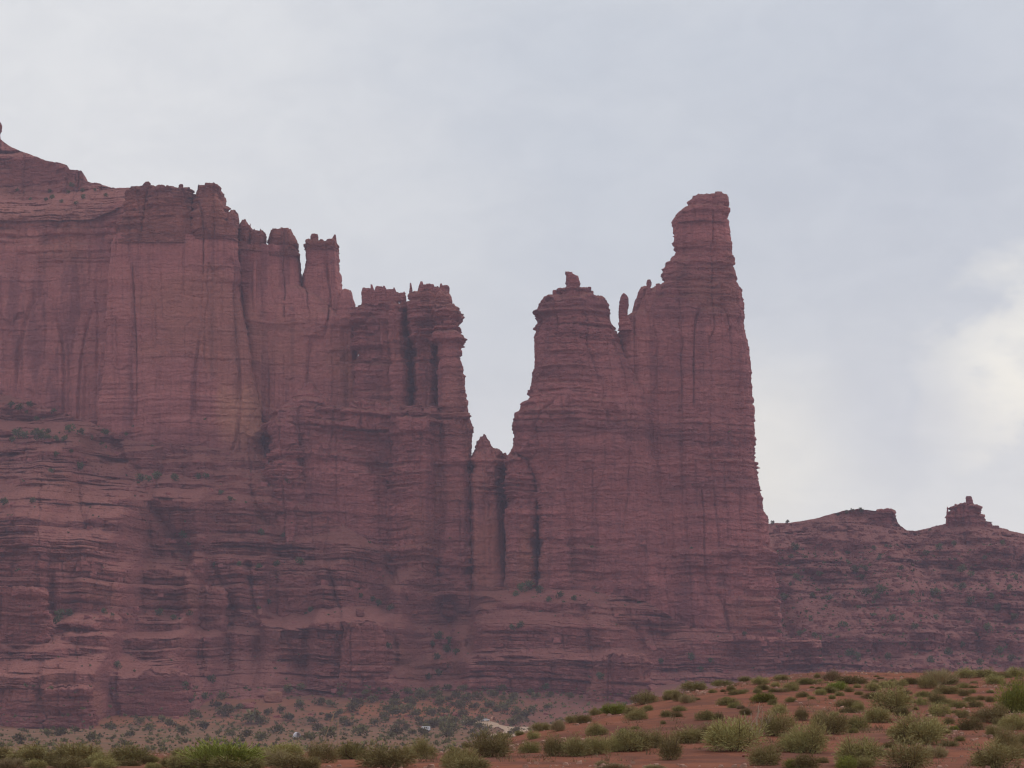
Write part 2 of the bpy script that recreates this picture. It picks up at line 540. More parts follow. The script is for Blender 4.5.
def ground_sheet():
    ys = np.concatenate([[-4200, -1500, -400, -100, -30, 0, 15, 30, 45], np.arange(52, 160, 0.45),
                         np.geomspace(161, 900, 50), np.arange(910, 1500, 14), np.arange(1500, 1850, 3.5), np.geomspace(1860, 4300, 24)])
    us = np.concatenate([[-1, -0.6, -0.4, -0.3], np.arange(-0.24, 0.24, 0.0011), [0.26, 0.32, 0.4, 0.6, 1.0]])
    Yg = np.repeat(ys[:, None], len(us), 1)
    # columns fan out with distance so that near ground is fine; far ends always reach 4200 m
    wd = np.where(np.abs(us) > 0.25, 0, 1)
    Xg = np.maximum(np.abs(Yg), 40.0) * us[None, :] * wd + (1 - wd) * np.sign(us) * (np.maximum(np.abs(Yg), 40) * 0.24 + (np.abs(us) - 0.24) / 0.76 * (4300 - np.maximum(np.abs(Yg), 40.0) * 0.24))
    Zg = ground_z(Xg, Yg)
    co = np.stack([Xg, Yg, Zg], -1).reshape(-1, 3)
    o = mesh_np('desert_ground', co, grid_quads(len(ys), len(us)), M['soil'])
    return tag(o, 'red desert soil of the near rise and the scrub flat under the cliffs', 'ground', kind='structure')


ground_sheet()

# a stretch of pale dirt road, 5 cm proud of the ground
def road(pts, wid):
    xs, ys = [], []
    P = np.array(pts, float)
    n = 60
    tt = np.linspace(0, len(P) - 1, n)
    cx, cy = np.interp(tt, range(len(P)), P[:, 0]), np.interp(tt, range(len(P)), P[:, 1])
    dx, dy = np.gradient(cx), np.gradient(cy)
    L = np.hypot(dx, dy)
    nx, ny = -dy / L, dx / L
    offs = np.linspace(-0.5, 0.5, 9)
    wv = wid * (0.8 + 0.5 * vn(tt * 2.3, 1.0))
    X = cx[:, None] + nx[:, None] * offs * wv[:, None]
    Y = cy[:, None] + ny[:, None] * offs * wv[:, None]
    Z = ground_z(X, Y) + 0.35
    o = mesh_np('dirt_road', np.stack([X, Y, Z], -1).reshape(-1, 3), grid_quads(n, 9), M['dirt'])
    return tag(o, 'pale tan dirt road crossing the scrub flat', 'road', kind='structure')


# ------------------------------------------------------------------ rock columns and sheets
def topn(X, Y):
    return 1.6 * (hsh(np.floor(X / 4.3 + 0.3 * vn(X, Y, 1.0)), np.floor(Y / 6.1)) - 0.5) + 1.0 * (hsh(np.floor(X / 1.9), np.floor(Y / 3.1) + 7) - 0.5) + 0.8 * fbm(X / 5.0, Y / 5.0, 77.0, 3)


def column(name, rows, D, th, mat, parent, n=3.2, du=1.0, dv=0.85, top=1.2, **P):
    """closed rock mass: a superellipse cross-section that follows an outline (row, left, right) at distance D,
    th metres deep, then broken up by beds, flutes and cracks"""
    rows = sorted(rows)
    ry = np.array([r[0] for r in rows], float)
    if ry[-1] >= 440:
        rows.append((ry[-1] + 70, rows[-1][1], rows[-1][2]))
        ry = np.array([r[0] for r in rows], float)
    Dm = D + th * 0.5
    k = Dm / F
    ra = np.array([r[2] - r[1] for r in rows], float)
    rb = th * 0.5 * (0.4 + 0.6 * ra / ra.max())
    rz = (HOR - ry) * (Dm - 0.75 * rb) / F
    rz = np.minimum.accumulate(rz - 1e-3 * np.arange(len(rz)))
    zt, zb = rz[0], rz[-1]
    nz = max(6, int((zt - zb) / (dv * k)))
    Z = np.linspace(zb, zt, nz)
    xl = (np.interp(-Z, -rz, [r[1] for r in rows]) - 512) * k
    xr = (np.interp(-Z, -rz, [r[2] for r in rows]) - 512) * k
    a, xc = (xr - xl) / 2, (xr + xl) / 2
    am = a.max()
    b = th * 0.5 * (0.4 + 0.6 * a / am)
    # ring parameter: fine in front, coarse behind
    per = 2 * am * 1.15 + th * 0.8
    nf = max(14, int(per / (du * k)))
    nb = max(8, int(nf * 0.3))
    ang = np.linspace(0, 2 * np.pi, 4001)
    ex = np.sign(np.cos(ang)) * np.abs(np.cos(ang)) ** (2 / n) * am
    ey = np.sign(np.sin(ang)) * np.abs(np.sin(ang)) ** (2 / n) * th * 0.5
    dens = np.where(np.sin(ang) < 0.15, 1.0, 0.3 / 1.0)
    seg = np.hypot(np.diff(ex), np.diff(ey)) * dens[:-1]
    cs = np.concatenate([[0], np.cumsum(seg)])
    nn = nf + nb
    A = np.interp(np.linspace(0, cs[-1], nn, endpoint=False), cs, ang)
    ux = np.sign(np.cos(A)) * np.abs(np.cos(A)) ** (2 / n)
    uy = np.sign(np.sin(A)) * np.abs(np.sin(A)) ** (2 / n)
    gx = np.sign(ux) * np.abs(ux) ** (n - 1) / am
    gy = np.sign(uy) * np.abs(uy) ** (n - 1) / (th * 0.5)
    gl = np.hypot(gx, gy) + 1e-9
    gx, gy = gx / gl, gy / gl
    X = xc[:, None] + a[:, None] * ux[None]
    Y = Dm + b[:, None] * uy[None]
    ZZ = np.repeat(Z[:, None], nn, 1)
    sc = np.clip(a / 9.0, 0.12, 1.0)[:, None]                 # thin things get small relief
    d = rock_disp(X, Y, ZZ, P) * sc
    back = (gy > 0.5)[None]
    d = np.where(back, d * 0.5, d)
    X2, Y2 = X + gx[None] * d, Y + gy[None] * d
    wt = sst(zt - 10.0, zt, ZZ)
    Z2 = ZZ + wt * top * topn(X, Y)
    co = [np.stack([X2, Y2, Z2], -1).reshape(-1, 3)]
    quads = [grid_quads(nz, nn, True)]
    base = (nz - 1) * nn
    cxm, cym = X2[-1].mean(), Y2[-1].mean()
    prev = base
    cnt = nz * nn
    for q in (0.93, 0.75, 0.45, 0.15):
        rx, rr = cxm + (X2[-1] - cxm) * q, cym + (Y2[-1] - cym) * q
        rz = zt + top * (0.15 + topn(rx, rr))
        co.append(np.stack([rx, rr, rz], -1))
        i = np.arange(nn)
        j = (i + 1) % nn
        quads.append(np.stack([prev + i, prev + j, cnt + j, cnt + i], -1))
        prev = cnt
        cnt += nn
    co.append(np.array([[cxm, cym, zt + top * 0.3]]))
    i = np.arange(nn)
    tris = np.stack([prev + i, prev + (i + 1) % nn, np.full(nn, cnt)], -1)
    return mesh_np(name, np.concatenate(co), np.concatenate(quads), mat, parent, True, tris)


def sheet(name, x0, x1, Dref, bot, topl, Db, Dt, mat, parent=None, cliffs=(), rate=2.0, du=0.9, dv=0.8, top=1.0,
          back=60.0, spur=0.0, spur_l=70.0, bench=2.2, minr=0.0, **P):
    """a rising rock slope: rows climb from bot to topl (outlines (x,row)); the distance grows from Db to Dt,
    quickly over benches and hardly at all over cliff bands"""
    k = Dref / F
    nx = int((x1 - x0) / du)
    px = np.linspace(x0, x1, nx)
    it = lambda tab, p: np.interp(p, [q[0] for q in tab], [q[1] for q in tab])
    X1 = (px - 512) * k
    pb, pt = px, px
    for _ in range(5):                       # each outline is read at its own distance
        db, dt = it(Db, pb), it(Dt, pt)
        pb, pt = 512 + X1 * F / db, 512 + X1 * F / dt
    yb, yt, db, dt = it(bot, pb), it(topl, pt), it(Db, pb), it(Dt, pt)
    nz = int((yb - yt).max() / dv)
    v = np.linspace(0, 1, nz)[:, None]
    py = yb + (yt - yb) * v
    Dl = db + (dt - db) * v
    X = (px[None] - 512) * k + 0 * py
    # heights come from the outline at the slope's own distance
    zb, zt = (HOR - yb) * db / F, (HOR - yt) * dt / F
    Zl = (HOR - py) * Dl / F
    zs = np.sort(Zl, 0)
    Z = zs
    zz = Z + 7 * (vn(X / 90, 3.1, 0) - 0.5) + 2.5 * (vn(X / 22, 9.1, 0) - 0.5) + 0.012 * X
    pxv = 512 + X * F / Dl
    e = (1.2 * (vn(X / 120, 4.0, zz / 11.0) - 0.5) + 2.0 * (vn(X / 42, 8.0, zz / 4.6) - 0.5) + 1.4 * (vn(X / 18, 2.0, zz / 1.9) - 0.5))
    r = np.where(rate > 0, 1.0, 1.0) * (1 - rate * (1 - sst(-0.22, 0.22, e))) + minr + 0.04
    for (cx0, cx1, cy0, cy1, kind) in cliffs:
        wob = 9 * (vn(X / 26, 1.0, cy0 * 0.1) - 0.5) + 4 * (vn(X / 7, 1.0, cy0 * 0.1) - 0.5)
        msk = sst(cx0 - 8, cx0 + 8, pxv + 34 * (vn(X / 40, Z / 6, cx0) - 0.5)) * (1 - sst(cx1 - 8, cx1 + 8, pxv + 34 * (vn(X / 40, Z / 6, cx1 + .5) - 0.5)))
        msk = msk * sst(cy0 - 2, cy0 + 1, py + wob) * (1 - sst(cy1 - 2, cy1 + 2, py + wob))
        r = r * np.exp(msk * (math.log(0.12) if kind == 0 else math.log(bench)))
    Cc = np.cumsum(r, 0)
    Cc = (Cc - Cc[0]) / (Cc[-1] - Cc[0])
    Y = db + (dt - db) * Cc
    dz = np.gradient(Y, axis=0)
    steep = np.clip(1.2 * (dt - db)[None] / nz / (dz + 1e-3), 0, 1)
    fade = 1 - sst(0.75, 1.0, v)
    rg = 1 - np.abs(fbm(X / 34 + 0.35 * Z / 34, 3.0, Z / 160, 2)) * 2.2
    Y = Y + spur * fbm(X / spur_l, 7.0, Z / 140, 3) * fade + P.get('gully', 0.0) * np.clip(rg, 0, 1) ** 3 * fade
    for (gx0, gy0, gx1, gy1, gw, gd) in P.get('gullies', ()):
        tt = np.clip(((pxv - gx0) * (gx1 - gx0) + (py - gy0) * (gy1 - gy0)) / ((gx1 - gx0) ** 2 + (gy1 - gy0) ** 2), 0, 1)
        dd = np.hypot(pxv - gx0 - tt * (gx1 - gx0), py - gy0 - tt * (gy1 - gy0)) + 5 * (vn(X / 9, Z / 9, 2.0) - 0.5)
        Y = Y + gd * (1 - sst(0, gw, dd))
    d = rock_disp(X, Y * 0.25, Z, P) * (0.25 + 0.75 * steep)
    Y = Y - d
    Z = Z + (0.9 * fbm(X / 7, Y / 7, 1, 4) + 1.1 * np.clip(hsh(np.floor(X / 2.3), np.floor(Y / 2.9)) - 0.72, 0, 1) * 3 * sst(.5, .7, vn(X / 25, Y / 25, 2))) * (1 - steep) * P.get('rough', 1.0)
    Z[-6:] = Z[-6:] + top * fbm(X[-6:] / 9, 3.0, 50.0, 4) * np.linspace(0.2, 1, 6)[:, None]
    rowsX = [X, X[-1:], X[-1:], X[-1:]]
    rowsY = [Y, Y[-1:] + back * 0.25, Y[-1:] + back, Y[-1:] + back * 1.6]
    rowsZ = [Z, Z[-1:] - 1.0, Z[-1:] - 9.0, Z[-1:] * 0 - 30.0]
    co = np.stack([np.concatenate(rowsX), np.concatenate(rowsY), np.concatenate(rowsZ)], -1).reshape(-1, 3)
    return mesh_np(name, co, grid_quads(nz + 3, nx), mat, parent)


def base_at(px, py, D):
    return ((px - 512) * D / F, D, (HOR - py) * D / F)


def knob(name, px, ytop, ybot, wpx, D, mat, parent, th=None, lean=0.0, shape='block', **kw):
    """small stack of rock on a rim: block, spike or mushroom"""
    ybot += 2
    h = ybot - ytop
    w2 = wpx / 2
    if shape == 'spike':
        R = [(ytop, px + lean - w2 * .18, px + lean + w2 * .18), (ytop + h * .4, px + lean * .5 - w2 * .5, px + lean * .5 + w2 * .55), (ybot + 3, px - w2, px + w2)]
    elif shape == 'mushroom':
        R = [(ytop, px - w2 * .6, px + w2 * .6), (ytop + h * .25, px - w2, px + w2), (ytop + h * .55, px - w2 * .85, px + w2 * .9), (ytop + h * .7, px - w2 * .5, px + w2 * .5), (ybot + 3, px - w2 * .9, px + w2 * .8)]
    else:
        R = [(ytop, px - w2 * .75, px + w2 * .8), (ytop + h * .2, px - w2, px + w2), (ytop + h * .6, px - w2 * .9, px + w2 * .92), (ybot + 3, px - w2, px + w2)]
    kw.setdefault('A', 1.2); kw.setdefault('B', 1.0); kw.setdefault('big', 0.8); kw.setdefault('crack', 0.6); kw.setdefault('flute', 0.4)
    return column(name, R, D, th or max(2.5, wpx * D / F * 0.8), mat, parent, n=2.8, du=0.5, dv=0.5, top=0.5, **kw)


SM = dict(A=0.8, B=0.7, Cc=0.25, big=2.0, mid=0.6, fine=0.2, flute=0.8, crack=3.0, slab=1.8)       # smooth walls
LY = dict(A=2.4, B=2.3, Cc=1.0, big=2.0, mid=1.3, fine=0.5, flute=0.3, crack=3.0, slab=2.2)        # bedded walls
CP = dict(A=2.2, B=1.6, Cc=0.7, big=1.2, mid=1.4, fine=0.6, flute=0.5, crack=3.0, slab=3.2)        # cap rock

# --- the broad mesa at the left
T = thing('rock_mesa', 'broad red mesa with a soil-covered top slope and a streaked sheer wall', 'rock mesa', base_at(100, 450, 1900))
sheet('wall', -170, 150, 1960, [(-170, 470), (150, 470)], [(-170, 214), (90, 214), (122, 200), (150, 200)],
      [(-170, 1925), (150, 1930)], [(-170, 1962), (150, 1962)], M['wall'], T,
      cliffs=[(-270, 260, 205, 470, 0)], rate=0.6, back=30, layer=lambda X, Z: 0.6 + 1.6 * sst(288, 292, Z), **{**SM, 'flute': 1.5, 'big': 5.0, 'crack': 3.0})
sheet('upper_slope', -170, 152, 1990, [(-170, 220), (90, 220), (122, 207), (152, 205)],
      [(-170, 100), (-40, 125), (-8, 135), (0, 139), (8, 145), (15, 149), (30, 154), (45, 160), (60, 163), (67, 165), (68, 169), (82, 170.5), (84, 180), (100, 184), (115, 187.5), (130, 188), (152, 189)],
      [(-170, 1958), (152, 1958)], [(-170, 2100), (0, 2075), (84, 2030), (152, 1985)], M['terrace'], T,
      cliffs=[(-180, 62, 159, 168, 0), (-180, 84, 171, 181, 0), (-180, 160, 184, 214, 1), (-180, 84, 168, 171, 1)], rate=0.5, minr=0.1,
      back=80, top=0.5, **{**LY, 'big': 1.0})
column('buttress', [(236, 116, 239), (262, 113, 242), (300, 112, 244), (340, 110, 250), (380, 106, 257), (420, 102, 262), (470, 96, 268)], 1868, 64, M['wall'], T, n=8,
       layer=0.8, **SM)
column('cap_rock', [(188, 134, 191), (192, 129, 192), (205, 127, 193), (214, 122, 195), (218, 121, 198), (226, 118, 198), (244, 115, 199)], 1871.5, 60, M['cap'], T, n=5, **CP)
column('cap_rock', [(186, 201, 219), (190, 200, 222), (197, 199, 223), (203, 198, 225), (211, 197.5, 229), (214, 195, 229), (240, 193, 231)], 1872, 56, M['cap'], T, n=5, **CP)
column('cap_rock', [(211, 231, 238), (216, 229, 239.5), (240, 222, 240.5)], 1873, 46, M['cap'], T, n=4, **CP)
knob('boulder', 147, 182, 187, 7, 1880, M['cap'], T, shape='mushroom')
knob('boulder', 181, 184, 187, 4, 1880, M['cap'], T)
knob('pinnacle', -2, 121, 138, 8, 2070, M['cap'], T, shape='mushroom')

# --- the fin beside it
T = thing('rock_fin', 'smooth red fin with three blocky caps next to the mesa wall', 'rock fin', base_at(290, 450, 1890))
column('wall', [(246, 236, 297), (262, 238, 299), (285, 240, 301), (295, 242, 322), (320, 244, 350), (380, 250, 356), (500, 258, 362)], 1884, 60, M['wall'], T, n=5, layer=0.7, **SM)
column('cap_rock', [(222, 241, 250), (226, 239, 252), (250, 236, 253)], 1891, 38, M['cap'], T, n=4, **CP)
column('cap_rock', [(231, 253, 265), (234, 251, 265.5), (252, 248, 268)], 1890.5, 38, M['cap'], T, n=4, **CP)
column('cap_rock', [(230, 272, 292), (234, 271, 294), (238, 268, 296), (245, 266, 298), (256, 262, 299)], 1890, 42, M['cap'], T, n=4, **CP)
column('flake', [(262, 253, 257), (300, 252, 257.5), (420, 250, 259)], 1886, 12, M['wall'], T, n=3, **{**SM, 'big': .5, 'crack': 0})

T = thing('rock_spire', 'square red spire with two horns standing beyond a narrow sky slot', 'rock spire', base_at(322, 400, 1892))
column('shaft', [(242, 306.5, 337), (248, 306, 337.5), (262, 306.5, 338), (285, 305, 340), (300, 304, 346), (330, 303, 354), (480, 300, 360)], 1891, 55, M['wall'], T, n=4.5, layer=0.8, **{**SM, 'big': 1.5})
column('cap_rock', [(241, 306.5, 337), (243, 305.5, 338), (250, 306, 337.5)], 1897, 42, M['cap'], T, n=4.5, **{**CP, 'big': .8, 'A': 1.0})
knob('horn', 314.5, 234, 243, 9, 1905, M['cap'], T)
knob('horn', 333, 235, 243, 9, 1905, M['cap'], T, lean=2, shape='spike')
column('shoulder', [(290, 343, 352), (293, 341, 354), (300, 338, 356), (312, 336, 357), (330, 335, 357.5), (480, 330, 362)], 1885, 40, M['wall'], T, n=4, layer=1.2, **SM)

# --- the crenellated towers
T = thing('rock_fin', 'ledgy red fin with a broken saw-tooth top and tiny holes', 'rock fin', base_at(380, 420, 1860))
column('wall', [(303, 363, 404), (305, 361, 405), (308, 358.5, 405.5), (320, 357, 407), (360, 355, 409), (400, 353, 411), (520, 350, 416)], 1862, 50, M['layer'], T, n=4.5, **{**LY, 'big': 2})
column('buttress', [(312, 387, 404), (330, 388, 404), (345, 389, 404), (360, 390, 406), (420, 390, 408), (520, 388, 412)], 1855, 30, M['layer'], T, n=3, **LY)
for (x, y0, y1, wd, ln, sh) in ((367, 288, 304, 9, 0, 'block'), (374, 284.5, 304, 8, -2.5, 'spike'), (379, 287, 304, 8, 0, 'block'), (386, 286, 295, 9, -2, 'spike'), (390, 289.5, 295.5, 9, 0, 'block'),
                                (395.5, 288, 296, 6, -1.5, 'spike'), (400, 292.5, 295, 10, 0, 'block'), (388, 294, 302, 4, 0, 'block'), (393, 294, 302, 3, 0, 'block'), (403, 294.5, 302, 5, 0, 'block')):
    knob('pinnacle', x, y0, y1 + 1.5, wd * 1.35, 1872, M['layer'], T, lean=ln, shape=sh)

T = thing('rock_tower', 'red tower with a crenellated top, bulging ledges and a dark vertical slot', 'rock tower', base_at(440, 480, 1850))
column('shaft', [(292, 409, 447), (296, 408.5, 450), (303, 408, 451.5), (309, 408, 452), (320, 408, 455), (336, 410, 456), (345, 414, 436), (380, 415, 435.5), (420, 414, 435), (470, 412, 434), (520, 411, 440)], 1851, 55, M['layer'], T, n=4, **LY)
column('buttress', [(305, 434, 452), (307, 434, 455.5), (313, 434, 458.5), (320, 434, 458.5), (328, 434, 458), (332, 434, 459), (336, 434, 462), (339, 434, 464.5), (341, 434, 463.5), (343, 440, 460), (352, 440, 460.5),
                      (370, 440, 463), (385, 440, 464.5), (400, 440, 466.5), (412, 440, 467.5), (420, 439.5, 470), (435, 439, 470.5), (450, 439, 471.5), (520, 437, 473), (600, 430, 474)], 1826, 70, M['layer'], T, n=3.5, **{**LY, 'big': 1.5, 'A': 1.5})
column('recess', [(304, 398, 414), (320, 398, 418), (342, 398, 446), (520, 396, 446)], 1885, 40, M['layer'], T, n=4, **LY)
for (x, y0, y1, wd, ln, sh) in ((411, 283, 293, 4, -0.5, 'spike'), (421, 282, 293, 9, 0.5, 'spike'), (424, 285.5, 293, 7, 0, 'block'), (430, 284.5, 293, 8, 0, 'block'), (436, 287, 293, 6, 0, 'block'), (441, 284, 293, 7, 0, 'spike'), (445, 286, 293, 7, 0, 'block')):
    knob('pinnacle', x, y0, y1, wd * 1.3, 1868, M['layer'], T, lean=ln, shape=sh)

# --- the bedded step in front of the fins
T = thing('rock_buttress', 'ledgy red rock step below the fins, stacked blocks along its rim', 'rock buttress', base_at(370, 590, 1815))
column('wall', [(408, 296, 436), (412, 280, 442), (425, 274, 446), (470, 268, 452), (520, 266, 468), (600, 262, 478)], 1830, 70, M['layer'], T, n=8, **{**LY, 'big': 5, 'A': 2.6})
column('block', [(383, 305, 314), (388, 303, 316), (394, 298, 322), (402, 290, 330), (412, 282, 334), (440, 274, 338)], 1840, 40, M['layer'], T, n=3.5, **LY)
column('rib', [(412, 396, 424), (418, 392, 430), (440, 390, 433), (520, 388, 434), (600, 384, 436)], 1814, 40, M['layer'], T, n=3, **{**LY, 'big': 1.5})
column('rib', [(420, 276, 292), (428, 272, 298), (480, 270, 304), (600, 268, 312)], 1818, 40, M['layer'], T, n=3, **{**LY, 'big': 1.5})
column('block', [(402, 354, 384), (405, 350, 390), (412, 346, 396), (430, 344, 398)], 1826, 40, M['layer'], T, n=3.5, **LY)
column('block', [(360, 261, 275), (366, 260, 280), (400, 261, 284), (470, 258, 290)], 1882, 40, M['layer'], T, n=3.5, **LY)

# --- low pillars in the gap
T = thing('rock_pillar', 'low smooth-faced pillar under the gap, tipped by a small pyramid of blocks', 'rock pillar', base_at(485, 590, 1832))
column('shaft', [(449, 476, 497), (452, 473, 499), (458, 470, 501), (480, 470, 502), (515, 470, 503.5), (560, 470, 505), (605, 468, 508)], 1829, 50, M['wall'], T, n=3.5,
       layer=lambda X, Z: 0.35 + 0.9 * sst(108, 126, Z), **{**LY, 'big': 1.0, 'crack': 2.0, 'slab': 1.2})
column('recess', [(456, 462, 520), (466, 461, 565), (480, 460, 575), (605, 458, 585)], 1862, 40, M['layer'], T, n=5, **LY)
column('cap_rock', [(437, 479.5, 486), (440.5, 478.5, 488), (441, 477, 489), (444.5, 476.5, 492), (445, 475.5, 493), (449, 475, 495), (452, 473, 497)], 1836, 24, M['layer'], T, n=3, **{**LY, 'A': .8, 'big': .6, 'crack': .3})
column('shoulder', [(454, 495, 506), (460, 493, 507), (490, 492, 503), (605, 492, 508)], 1848, 30, M['layer'], T, n=3.5, **LY)

T = thing('rock_buttress', 'cracked red buttress leaning on the blunt tower beside the gap', 'rock buttress', base_at(540, 590, 1825))
column('shaft', [(455, 508, 524), (462, 507, 534), (480, 506.5, 536), (520, 507, 537), (605, 507, 538)], 1800, 50, M['layer'], T, n=4, layer=lambda X, Z: 0.5 + 0.9 * sst(110, 125, Z), **{**LY, 'big': 1.5})
column('shaft', [(462, 543, 556), (470, 541, 562), (485, 539, 567), (540, 538.5, 571), (605, 538, 578)], 1789, 50, M['layer'], T, n=3.5, layer=lambda X, Z: 0.4 + 1.0 * sst(100, 115, Z), **{**LY, 'big': 1.5})

# --- the blunt middle tower
T = thing('rock_tower', 'blunt layered red tower carrying a squat block on its flat top', 'rock tower', base_at(580, 600, 1790))
column('shaft', [(327, 538, 613), (330, 537, 615), (336, 536, 617.5), (341, 535, 620), (360, 534, 628), (380, 531, 640), (395, 528.5, 646), (402, 522, 647), (412, 516, 650), (425, 513.5, 652), (440, 513, 654), (452, 510, 656), (458, 520, 657),
                   (480, 530, 660), (520, 545, 668), (620, 550, 680)], 1790, 90, M['layer'], T, n=3.6, **{**LY, 'big': 2.5, 'A': 1.5, 'B': 1.1})
column('cap_rock', [(297, 545, 604), (300, 543, 608), (305, 541, 609.5), (308, 541.5, 608), (311, 539.5, 610), (316, 540, 609), (320, 537.5, 612), (328, 537, 615), (333, 535.5, 617), (338, 536, 616.5), (341, 536, 616)], 1801.5, 66, M['layer'], T, n=3.6,
       **{**LY, 'big': 1.0, 'A': 1.2, 'crack': 2.5})
column('slab', [(289, 559, 591), (290.5, 557, 592), (293, 560, 591), (298, 553, 604), (300, 548, 607)], 1806, 48, M['layer'], T, n=3.5, **{**LY, 'big': .6, 'A': .7})
column('block', [(273.5, 565.5, 572), (275.5, 566, 574), (276, 566, 579), (279, 566, 579.5), (284, 566, 580), (288, 566, 579), (291, 567, 578)], 1812, 16, M['layer'], T, n=3.2, **{**LY, 'big': .2, 'mid': .5, 'slab': .6, 'A': .5, 'B': .7, 'crack': 1.0})
knob('boulder', 554.5, 291, 296, 4, 1815, M['layer'], T)

# --- the tall tower
T = thing('rock_tower', 'tallest red tower with a hooked summit block, standing at the end of the row', 'rock tower', base_at(700, 640, 1800))
column('shaft', [(287, 657, 741.5), (291, 655, 742), (300, 644, 742.5), (318, 634, 745), (340, 625, 749), (380, 622, 751), (420, 618, 753), (455, 614, 755), (478, 612, 756), (487, 611, 760.5), (490, 611, 757.5), (497, 610, 762), (505, 610, 761.5), (512, 609, 765.5), (524, 608, 767),
                   (560, 606, 772), (600, 604, 777), (632, 600, 781), (650, 600, 782)], 1802, 95, M['layer'], T, n=3.4,
       layer=lambda X, Z: 0.35 + 0.75 * (1 - sst(150, 175, Z)) + 0.25 * sst(225, 240, Z), **{**LY, 'A': 1.7, 'B': 1.3, 'big': 2.5, 'flute': 0.8})
column('summit', [(219, 675, 727), (224, 675, 727.5), (240, 674.5, 731), (250, 672.5, 733), (258, 671.5, 734), (264, 668, 733), (270, 666, 735), (277, 664.5, 738), (279, 663, 737), (282, 660, 739), (286, 657.5, 740), (300, 655, 741)], 1815, 58, M['layer'], T, n=3.4,
       **{**LY, 'A': 1.2, 'B': 0.9, 'big': 1.5})
column('cap_rock', [(194.5, 704, 727), (196, 698, 729), (199, 690, 730), (203, 686.5, 729.5), (206, 684, 729), (209, 681, 729), (212, 677.5, 728.5), (216, 675.5, 727), (222, 675, 726.5)], 1818.5, 46, M['layer'], T, n=3.4, **{**CP, 'big': .8, 'A': 1.0})
column('shoulder', [(287, 641, 662), (291, 637, 666), (300, 635, 670), (310, 633.5, 672), (317, 622, 676), (330, 619, 680), (345, 617, 684), (400, 612, 690), (520, 608, 692)], 1811, 60, M['wall'], T, n=3.5, layer=1.3, **{**SM, 'big': 1.0})
column('finger', [(293.5, 623, 624.5), (295, 621.5, 626.5), (298, 620, 628.5), (303, 619, 629), (310, 618.5, 628), (316, 618.5, 627.5), (319, 618.5, 630), (330, 618, 634)], 1808, 9, M['layer'], T, n=2.6, du=.5, dv=.5, top=.3, **{**LY, 'big': .2, 'slab': .3, 'mid': .5, 'A': .8, 'crack': 0})
knob('pinnacle', 649, 280, 289, 6, 1815, M['layer'], T, shape='mushroom')
knob('pinnacle', 658, 283, 289, 5, 1815, M['layer'], T)

# --- terraces under the walls
aS = sheet('rock_terraces', -170, 830, 1740,
           [(-170, 745), (95, 740), (110, 735), (190, 728), (240, 705), (460, 700), (640, 705), (700, 700), (830, 695)],
           [(-170, 395), (0, 392), (40, 405), (95, 425), (130, 440), (200, 446), (262, 455), (300, 500), (400, 560), (470, 588), (560, 588), (640, 598), (690, 628), (760, 636), (830, 640)],
           [(-170, 1530), (90, 1540), (105, 1590), (190, 1605), (215, 1655), (300, 1680), (395, 1675), (430, 1725), (460, 1690), (640, 1680), (680, 1735), (830, 1745)],
           [(-170, 1930), (0, 1930), (95, 1868), (262, 1858), (300, 1822), (400, 1815), (470, 1818), (510, 1795), (560, 1782), (640, 1779), (700, 1788), (830, 1795)],
           M['terrace'], None, dv=0.55, du=0.8,
           cliffs=[(-170, 200, 575, 613, 0), (200, 392, 571, 610, 0), (80, 300, 641, 654, 0), (298, 384, 628, 690, 0), (78, 184, 676, 712, 0), (-170, 92, 692, 730, 0),
                   (470, 650, 632, 648, 0), (470, 640, 660, 692, 0), (650, 830, 646, 668, 0), (130, 330, 505, 535, 0), (-170, 130, 545, 572, 0), (390, 470, 596, 606, 0),
                   (-170, 300, 614, 640, 1), (250, 390, 607, 627, 1), (180, 330, 552, 570, 1), (392, 470, 620, 690, 1), (-170, 100, 415, 440, 1), (470, 700, 590, 600, 1), (640, 830, 670, 700, 1)],
           rate=1.0, minr=0.02, spur=7, spur_l=90, bench=1.9, layer=1.2, gullies=[(112, 445, 198, 578, 11, 9), (446, 605, 452, 690, 16, 14), (246, 565, 250, 612, 5, 8), (390, 560, 398, 690, 9, 8)], **{**LY, 'gully': 7.0, 'big': 2.0, 'mid': 2.2, 'crack': 1.5, 'A': 2.6, 'B': 2.4, 'Cc': 1.0})
tag(aS, 'stepped purple red rock terraces with soil benches at the foot of the towers', 'hillside', kind='structure')

hS = sheet('hillside', 740, 1180, 1850, [(740, 710), (1180, 710)],
           [(740, 527), (772, 523.5), (790, 522.5), (815, 519), (830, 515), (842, 511.5), (857, 509.5), (870, 510.5), (880, 511), (892, 513), (896, 518), (900, 526), (906, 530.5), (914, 532), (930, 528), (945, 523), (960, 520), (990, 526), (1003, 529), (1010, 531), (1024, 534), (1100, 548), (1180, 556)],
           [(740, 1710), (1180, 1690)], [(740, 2010), (1180, 2000)], M['ridge'], None,
           cliffs=[(800, 1200, 640, 652, 0)], rate=0.95, spur=10, spur_l=80, top=0.8, bench=2, minr=0.06, layer=1.1, back=120,
           **{**LY, 'gully': 6.0, 'big': 5.0, 'mid': 2.2})
tag(hS, 'ledgy red hillside dotted with shrubs falling from the low ridge', 'hillside', kind='structure')

